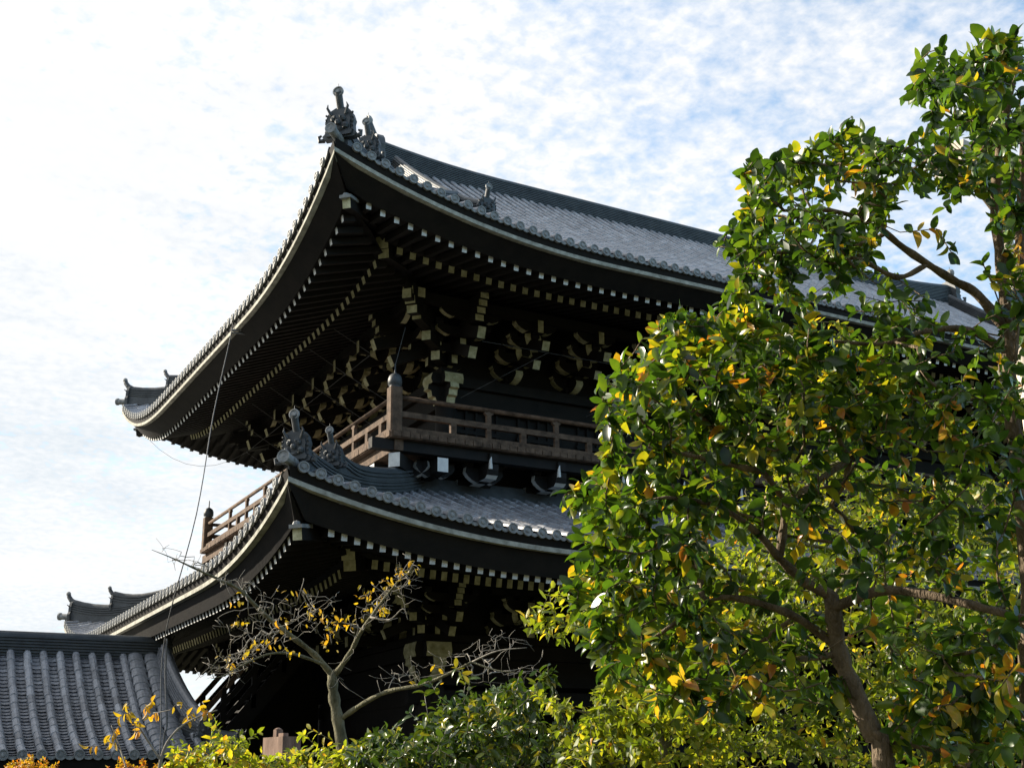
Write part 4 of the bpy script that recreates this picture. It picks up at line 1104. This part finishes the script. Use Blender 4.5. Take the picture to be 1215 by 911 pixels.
# its upper right stem is a tree of its own, the two crowns meet
def split_targets(ts):
    a, c = [], []
    for p in ts:
        d = p-CAM_POS; z = d@FW; x = PW/2+FPX*(d@RT)/z; y = PH/2-FPX*(d@UP)/z
        (c if (y < 365 and x > 845) or (x > 1080 and y < 520) else a).append(p)
    return a, c
ta, tcx = split_targets(tg)
LA = ((6, 9), .14, (.038, .078), .53, tint_cam, .62, 4, .25, .6)
LB = ((6, 9), .12, (.034, .066), .56, tint_camb, .62, 4, .25, .6)
tree('camellia_tree', 'broad glossy camellia with a slanting brown trunk at the lower right', 'tree', (1052, 930, 4.7), limbs, ta, .0022, LA, 'leaf_camellia', 'bark_brown', group='camellia trees at the right')
limbs2 = [([(1228, 930, 5.0), (1222, 700, 5.0), (1212, 590, 5.0), (1202, 500, 5.0), (1197, 430, 5.0), (1190, 330, 5.0), (1181, 250, 5.0), (1186, 180, 4.95), (1200, 100, 4.9)], .040, .014),
          ([(1200, 400, 5.0), (1160, 350, 4.95), (1128, 331, 4.9), (1073, 295, 4.8), (1036, 266, 4.7), (985, 250, 4.6), (930, 250, 4.5)], .021, .006),
          ([(1100, 314, 4.85), (1065, 329, 4.75), (1019, 308, 4.6), (960, 300, 4.5), (905, 300, 4.4)], .012, .006),
          ([(1198, 420, 5.0), (1150, 392, 4.9), (1098, 393, 4.8), (1050, 408, 4.7), (990, 405, 4.6)], .017, .006),
          ([(1198, 430, 5.0), (1209, 340, 5.05), (1211, 250, 5.1), (1215, 150, 5.1)], .026, .012),
          ([(1181, 250, 5.0), (1160, 225, 4.9), (1120, 225, 4.8), (1085, 200, 4.7)], .012, .005),
          ([(1186, 180, 4.95), (1150, 120, 4.8), (1110, 85, 4.7)], .011, .004)]
tree('camellia_tree', 'tall upright camellia with a dark forked trunk at the right frame edge', 'tree', (1228, 930, 5.0), limbs2, tcx, .0020, LB, 'leaf_camellia', 'bark_brown', group='camellia trees at the right')

# fine-leaved yellow green trees behind the camellia
def tint_fine(p):
    t = rng.uniform(); return .22+.38*rng.uniform() if t < .72 else (.58+.24*rng.uniform() if t < .95 else .88)
poly = [(868, 600), (900, 560), (960, 540), (1080, 560), (1215, 575), (1215, 911), (850, 911), (840, 720)]
tg2 = scatter(poly, 1400, 6.2, 10.0)+scatter([(880, 372), (1000, 380), (1060, 430), (1030, 540), (890, 560)], 170, 7.0, 8.5)
FA = ((7, 11), .30, (.045, .068), .50, tint_fine, .75, 5, .2, .7)
tree('fine_leaved_tree', 'small leaved yellow green tree with thin pale trunks behind the camellia', 'tree', (1058, 940, 8.4),
     [([(1058, 940, 8.4), (1060, 860, 8.4), (1057, 780, 8.4), (1052, 700, 8.3), (1050, 620, 8.2)], .045, .02),
      ([(1060, 890, 8.4), (1092, 830, 8.3), (1098, 760, 8.2), (1110, 680, 8.1), (1120, 600, 8.0)], .03, .012),
      ([(1057, 780, 8.4), (1010, 700, 8.0), (960, 640, 7.6), (930, 590, 7.4)], .022, .008), ([(960, 640, 7.6), (945, 520, 7.6), (940, 420, 7.6)], .014, .006)],
     tg2, .0022, FA, 'leaf_fine', 'bark_grey', simple=True, seg=.22)
poly = [(690, 700), (760, 690), (860, 640), (880, 911), (655, 911), (690, 860), (720, 800), (700, 760)]
tg3 = scatter(poly, 640, 6.0, 8.6)
tips = [(622, 738), (640, 722), (655, 745), (665, 705), (650, 700), (680, 735), (640, 745), (668, 760), (632, 826), (655, 842), (675, 838), (690, 845), (660, 870), (700, 850), (652, 834), (665, 715), (690, 725), (676, 750)]
tg3 += [at(x+rng.normal(0, 4), y+rng.normal(0, 4), rng.uniform(6.4, 7.4)) for x, y in tips for _ in range(2)]
def tint_yel(p):
    t = rng.uniform(); return .35+.3*rng.uniform() if t < .62 else .62+.24*rng.uniform()
tree('yellowing_shrub', 'tall yellowing shrub with feathery side sprays between camellia and gate', 'shrub', (790, 940, 7.2),
     [([(790, 940, 7.2), (785, 880, 7.2), (770, 820, 7.1), (760, 760, 7.0)], .035, .012), ([(785, 880, 7.2), (740, 800, 7.0), (690, 740, 6.9), (640, 735, 6.8)], .016, .004),
      ([(780, 860, 7.2), (720, 850, 7.0), (650, 835, 6.9)], .014, .004), ([(785, 890, 7.2), (840, 820, 7.2), (850, 740, 7.2)], .02, .006)],
     tg3, .002, ((7, 11), .28, (.048, .075), .50, tint_yel, .7, 5, .15, .7), 'leaf_fine', 'bark_grey', simple=True, seg=.2)

# dark evergreen shrubs in front of the gate
def tint_dk(p): t = rng.uniform(); return .15+.5*rng.uniform() if t < .85 else .75+.2*rng.uniform()
DA = ((7, 10), .20, (.055, .085), .42, tint_dk, .7, 4, .3, .6)
poly = [(440, 911), (470, 892), (500, 864), (520, 832), (545, 836), (565, 822), (600, 816), (625, 808), (640, 840), (648, 875), (640, 911)]
tgd = scatter(poly, 300, 7.4, 9.2)+[at(x+rng.normal(0, 4), y+rng.normal(0, 4), rng.uniform(7.6, 8.6)) for x, y in ((500, 822), (512, 808), (540, 800), (560, 806), (585, 812), (618, 800), (470, 858), (455, 870), (640, 810), (485, 838), (650, 840), (555, 806))]
tree('evergreen_shrub', 'dark glossy evergreen shrub at bottom centre in front of the gate', 'shrub', (560, 960, 8.2),
     [([(560, 960, 8.2), (560, 910, 8.2), (565, 870, 8.2), (570, 835, 8.2)], .04, .012), ([(560, 915, 8.2), (520, 890, 8.1), (480, 880, 8.0)], .02, .006), ([(562, 890, 8.2), (600, 850, 8.2), (615, 815, 8.2)], .018, .006)],
     tgd, .0022, DA, 'leaf_dark', 'twig', group='evergreen shrubs in front of the gate')
poly = [(648, 911), (645, 870), (665, 850), (690, 862), (720, 850), (745, 880), (750, 911)]
tgd = scatter(poly, 110, 7.6, 9.0)+[at(x, y, 8.0) for x, y in ((637, 795), (645, 805), (650, 790), (655, 800), (642, 815))]
tree('evergreen_shrub', 'narrow leaved evergreen shrub just right of the bottom centre shrub', 'shrub', (690, 960, 8.2),
     [([(690, 960, 8.2), (690, 910, 8.2), (680, 860, 8.1)], .03, .010), ([(685, 890, 8.2), (665, 840, 8.1), (650, 800, 8.0)], .012, .004)],
     tgd, .002, ((7, 11), .2, (.06, .09), .30, tint_dk, .8, 4, .6, .6), 'leaf_dark', 'bark_grey', group='evergreen shrubs in front of the gate')
poly = [(412, 911), (418, 885), (440, 868), (465, 862), (478, 880), (460, 911)]
tgd = scatter(poly, 75, 8.2, 9.4)
tree('evergreen_shrub', 'small pale tipped evergreen shrub at the foot of the bare tree', 'shrub', (445, 960, 8.8),
     [([(445, 960, 8.8), (445, 911, 8.8), (450, 885, 8.8)], .025, .01)], tgd, .002, DA, 'leaf_dark', 'bark_grey', group='evergreen shrubs in front of the gate')

# low yellow green shrub at bottom left
def tint_yg(p): t = rng.uniform(); return .45+.35*rng.uniform() if t < .85 else .85+.1*rng.uniform()
poly = [(192, 911), (205, 892), (235, 884), (262, 872), (300, 884), (322, 898), (350, 886), (385, 892), (420, 890), (436, 911), (436, 935), (192, 935)]
tgy = scatter(poly, 300, 8.6, 10.6)+[at(x+rng.normal(0, 4), y+rng.normal(0, 4), rng.uniform(9, 10)) for x, y in ((210, 878), (222, 868), (243, 862), (262, 858), (285, 868), (300, 872), (360, 872), (372, 868), (395, 878), (345, 870), (410, 884), (250, 872))]
tree('yellow_green_shrub', 'low bright yellow green shrub along the bottom left', 'shrub', (310, 985, 9.6),
     [([(310, 985, 9.6), (310, 935, 9.6), (300, 905, 9.6)], .03, .01), ([(310, 940, 9.6), (250, 915, 9.5), (220, 900, 9.4)], .014, .005), ([(310, 940, 9.6), (370, 915, 9.6), (415, 903, 9.6)], .014, .005)],
     tgy, .002, ((7, 11), .22, (.05, .08), .50, tint_yg, .7, 4, .2, .7), 'leaf_fine', 'bark_grey', simple=True)

# bare branched tree with a few yellow leaves
bl = [([(412, 950, 11.5), (408, 900, 11.5), (402, 860, 11.5), (396, 825, 11.5), (394, 800, 11.5)], 0.066, .046),
      ([(394, 800, 11.5), (372, 775, 11.4), (340, 750, 11.3), (312, 727, 11.2), (285, 700, 11.1), (262, 688, 11.0), (235, 676, 10.9), (205, 662, 10.8), (180, 652, 10.8)], 0.030, .0022),
      ([(398, 800, 11.5), (415, 775, 11.4), (428, 750, 11.3), (445, 725, 11.2), (462, 702, 11.1), (480, 682, 11.0), (494, 677, 11.0)], 0.027, .0025),
      ([(405, 852, 11.5), (430, 835, 11.3), (460, 820, 11.1), (500, 812, 10.9), (530, 800, 10.8), (560, 785, 10.7), (590, 772, 10.6), (625, 768, 10.5)], 0.026, .003),
      ([(385, 788, 11.45), (350, 776, 11.2), (322, 775, 11.0), (295, 785, 10.9), (268, 800, 10.8), (250, 805, 10.8)], .016, .003),
      ([(440, 732, 11.2), (462, 735, 11.0), (478, 722, 10.9), (484, 735, 10.9)], .010, .003),
      ([(560, 785, 10.7), (590, 795, 10.6), (625, 798, 10.5)], .010, .003),
      ([(340, 750, 11.3), (352, 715, 11.2), (360, 690, 11.2)], .009, .003)]
tw = []
for px0, py0, px1, py1, n, sx, sy, up in ((375, 770, 255, 690, 46, 22, 14, -12), (300, 780, 255, 800, 60, 22, 16, -6), (340, 775, 270, 770, 60, 26, 22, -22), (430, 745, 490, 680, 60, 20, 16, -4),
                                     (400, 740, 350, 720, 46, 26, 22, -6), (440, 825, 620, 772, 50, 14, 12, -16), (560, 790, 635, 790, 26, 14, 16, 6), (250, 680, 185, 655, 16, 12, 10, -4), (405, 800, 395, 790, 6, 18, 22, 0)):
    for _ in range(int(n*2.4)):
        t = rng.uniform(); tw.append(at(px0+(px1-px0)*t+rng.normal(0, sx*.6), py0+(py1-py0)*t+rng.normal(0, sy*.6)+up, rng.uniform(10.6, 11.6)))
base = at(412, 950, 11.5); gb = np.array([base[0], base[1], float(gz(base[0], base[1]))])
root = thing('bare_tree', 'nearly leafless tree with pale twigs and scattered yellow leaves before the gate', 'tree', tuple(gb))
sk = Skel()
for i, (pts, r0, r1) in enumerate(bl):
    pth = px_path(pts)
    sk.limb([gb+np.array([0, 0, -.15])]+pth if i == 0 else pth, r0, r1)
ends = sk.twigs(tw, .0017, .11, .05, .011)
spots = [(462, 692, 16), (430, 712, 12), (452, 720, 14), (475, 680, 10), (490, 676, 8), (402, 745, 12), (385, 735, 12), (365, 725, 10), (340, 740, 10), (395, 765, 10), (300, 770, 14), (270, 785, 10), (515, 808, 5), (280, 745, 8), (320, 760, 8), (440, 700, 8), (345, 695, 6), (415, 735, 8), (285, 715, 5), (350, 770, 6)]
pos, dr, nr, ln, ti = [], [], [], [], []
E_ = np.array([sk.p[e] for e in ends])
for x, y, n in spots:
    c = at(x, y, 11.1); dd = np.linalg.norm(np.cross(E_-CAM_POS, (c-CAM_POS)/np.linalg.norm(c-CAM_POS)), axis=1)
    idx = np.argsort(dd)[:4]
    for k in range(n):
        e = E_[idx[k % 4]]; pos.append(e+rng.normal(0, .035, 3)); d = rng.normal(0, .7, 3); d[2] -= .5; dr.append(d); nr.append(rng.normal(0, 1, 3)+np.array([0, 0, .5])); ln.append(rng.uniform(.035, .075)); ti.append(rng.uniform(.1, .75))
ln = np.array(ln)
lvb = (np.array(pos), np.array(dr), np.array(nr), ln, ln*.5, np.array(ti))
sk.rel(gb); sk.mesh('trunk', ['bark_grey', 'twig'], root, .012)
leaves_mesh('leaves', lvb[0]-gb, *lvb[1:], 'leaf_yellow', root, True)

# slim sapling with hanging yellow leaves in front of the side hall
limbs = [([(180, 960, 9.0), (188, 915, 9.0), (196, 885, 9.0), (214, 862, 9.0), (240, 848, 9.0), (258, 842, 9.0)], .016, .004),
         ([(190, 900, 9.0), (170, 870, 9.0), (158, 850, 9.0), (150, 832, 9.0)], .008, .003), ([(196, 885, 9.0), (185, 855, 9.0), (178, 832, 9.0)], .007, .003),
         ([(150, 911, 9.0), (140, 880, 9.1), (132, 860, 9.1)], .006, .003), ([(188, 915, 9.0), (120, 900, 9.2), (95, 893, 9.2)], .006, .003)]
tgs = [at(x, y, rng.uniform(8.8, 9.2)) for x, y in ((142, 850), (150, 835), (128, 872), (160, 868), (172, 840), (180, 832), (186, 845), (213, 832), (222, 848), (240, 832), (246, 842), (165, 855), (140, 862), (155, 845), (176, 850), (228, 845), (105, 885), (130, 880))]
tree('young_tree', 'slim twiggy sapling with hanging orange yellow leaves before the side hall roof', 'tree', (180, 960, 9.0), limbs, tgs, .0025,
     ((3, 5), .10, (.045, .075), .42, lambda p: rng.uniform(.25, .9), .5, 3, 1.2, .3), 'leaf_yellow', 'twig', simple=False)

# clipped orange shrubs at the bottom left corner
for x, y, rpx, lab in ((38, 906, 29, 'rounded orange leaved shrub at the bottom left corner below the side hall'), (150, 906, 27, 'orange leaved shrub below the side hall between corner shrub and sapling'), (192, 910, 20, 'smaller orange shrub beside the sapling stem at bottom left')):
    dist = 14.5; c = at(x, y+rpx, dist); g = float(gz(c[0], c[1])); rad = rpx*dist/FPX*1.15; root = thing('orange_shrub', lab, 'shrub', (c[0], c[1], g), 'orange shrubs at bottom left')
    sk = Skel(); sk.limb([np.array([c[0], c[1], g]), np.array([c[0], c[1], c[2]-.4*rad]), c], .03, .01)
    ts = []
    for _ in range(170):
        v = rng.normal(0, 1, 3); v[2] = abs(v[2])-.25; v /= np.linalg.norm(v); ts.append(c+v*rad*rng.uniform(.62, 1.0)*np.array([1.15, 1.15, 1]))
    ends = sk.twigs(ts, .002, .1, .12)
    lv = foliage(sk, ends, (10, 14), .12, (.03, .048), .5, lambda p: rng.uniform(.0, .95), .8, 3, .1, .7)
    gb = np.array([c[0], c[1], g]); sk.rel(gb); sk.mesh('stem', ['bark_grey', 'bark_grey'], root); leaves_mesh('foliage', lv[0]-gb, *lv[1:], 'leaf_orange', root, True)
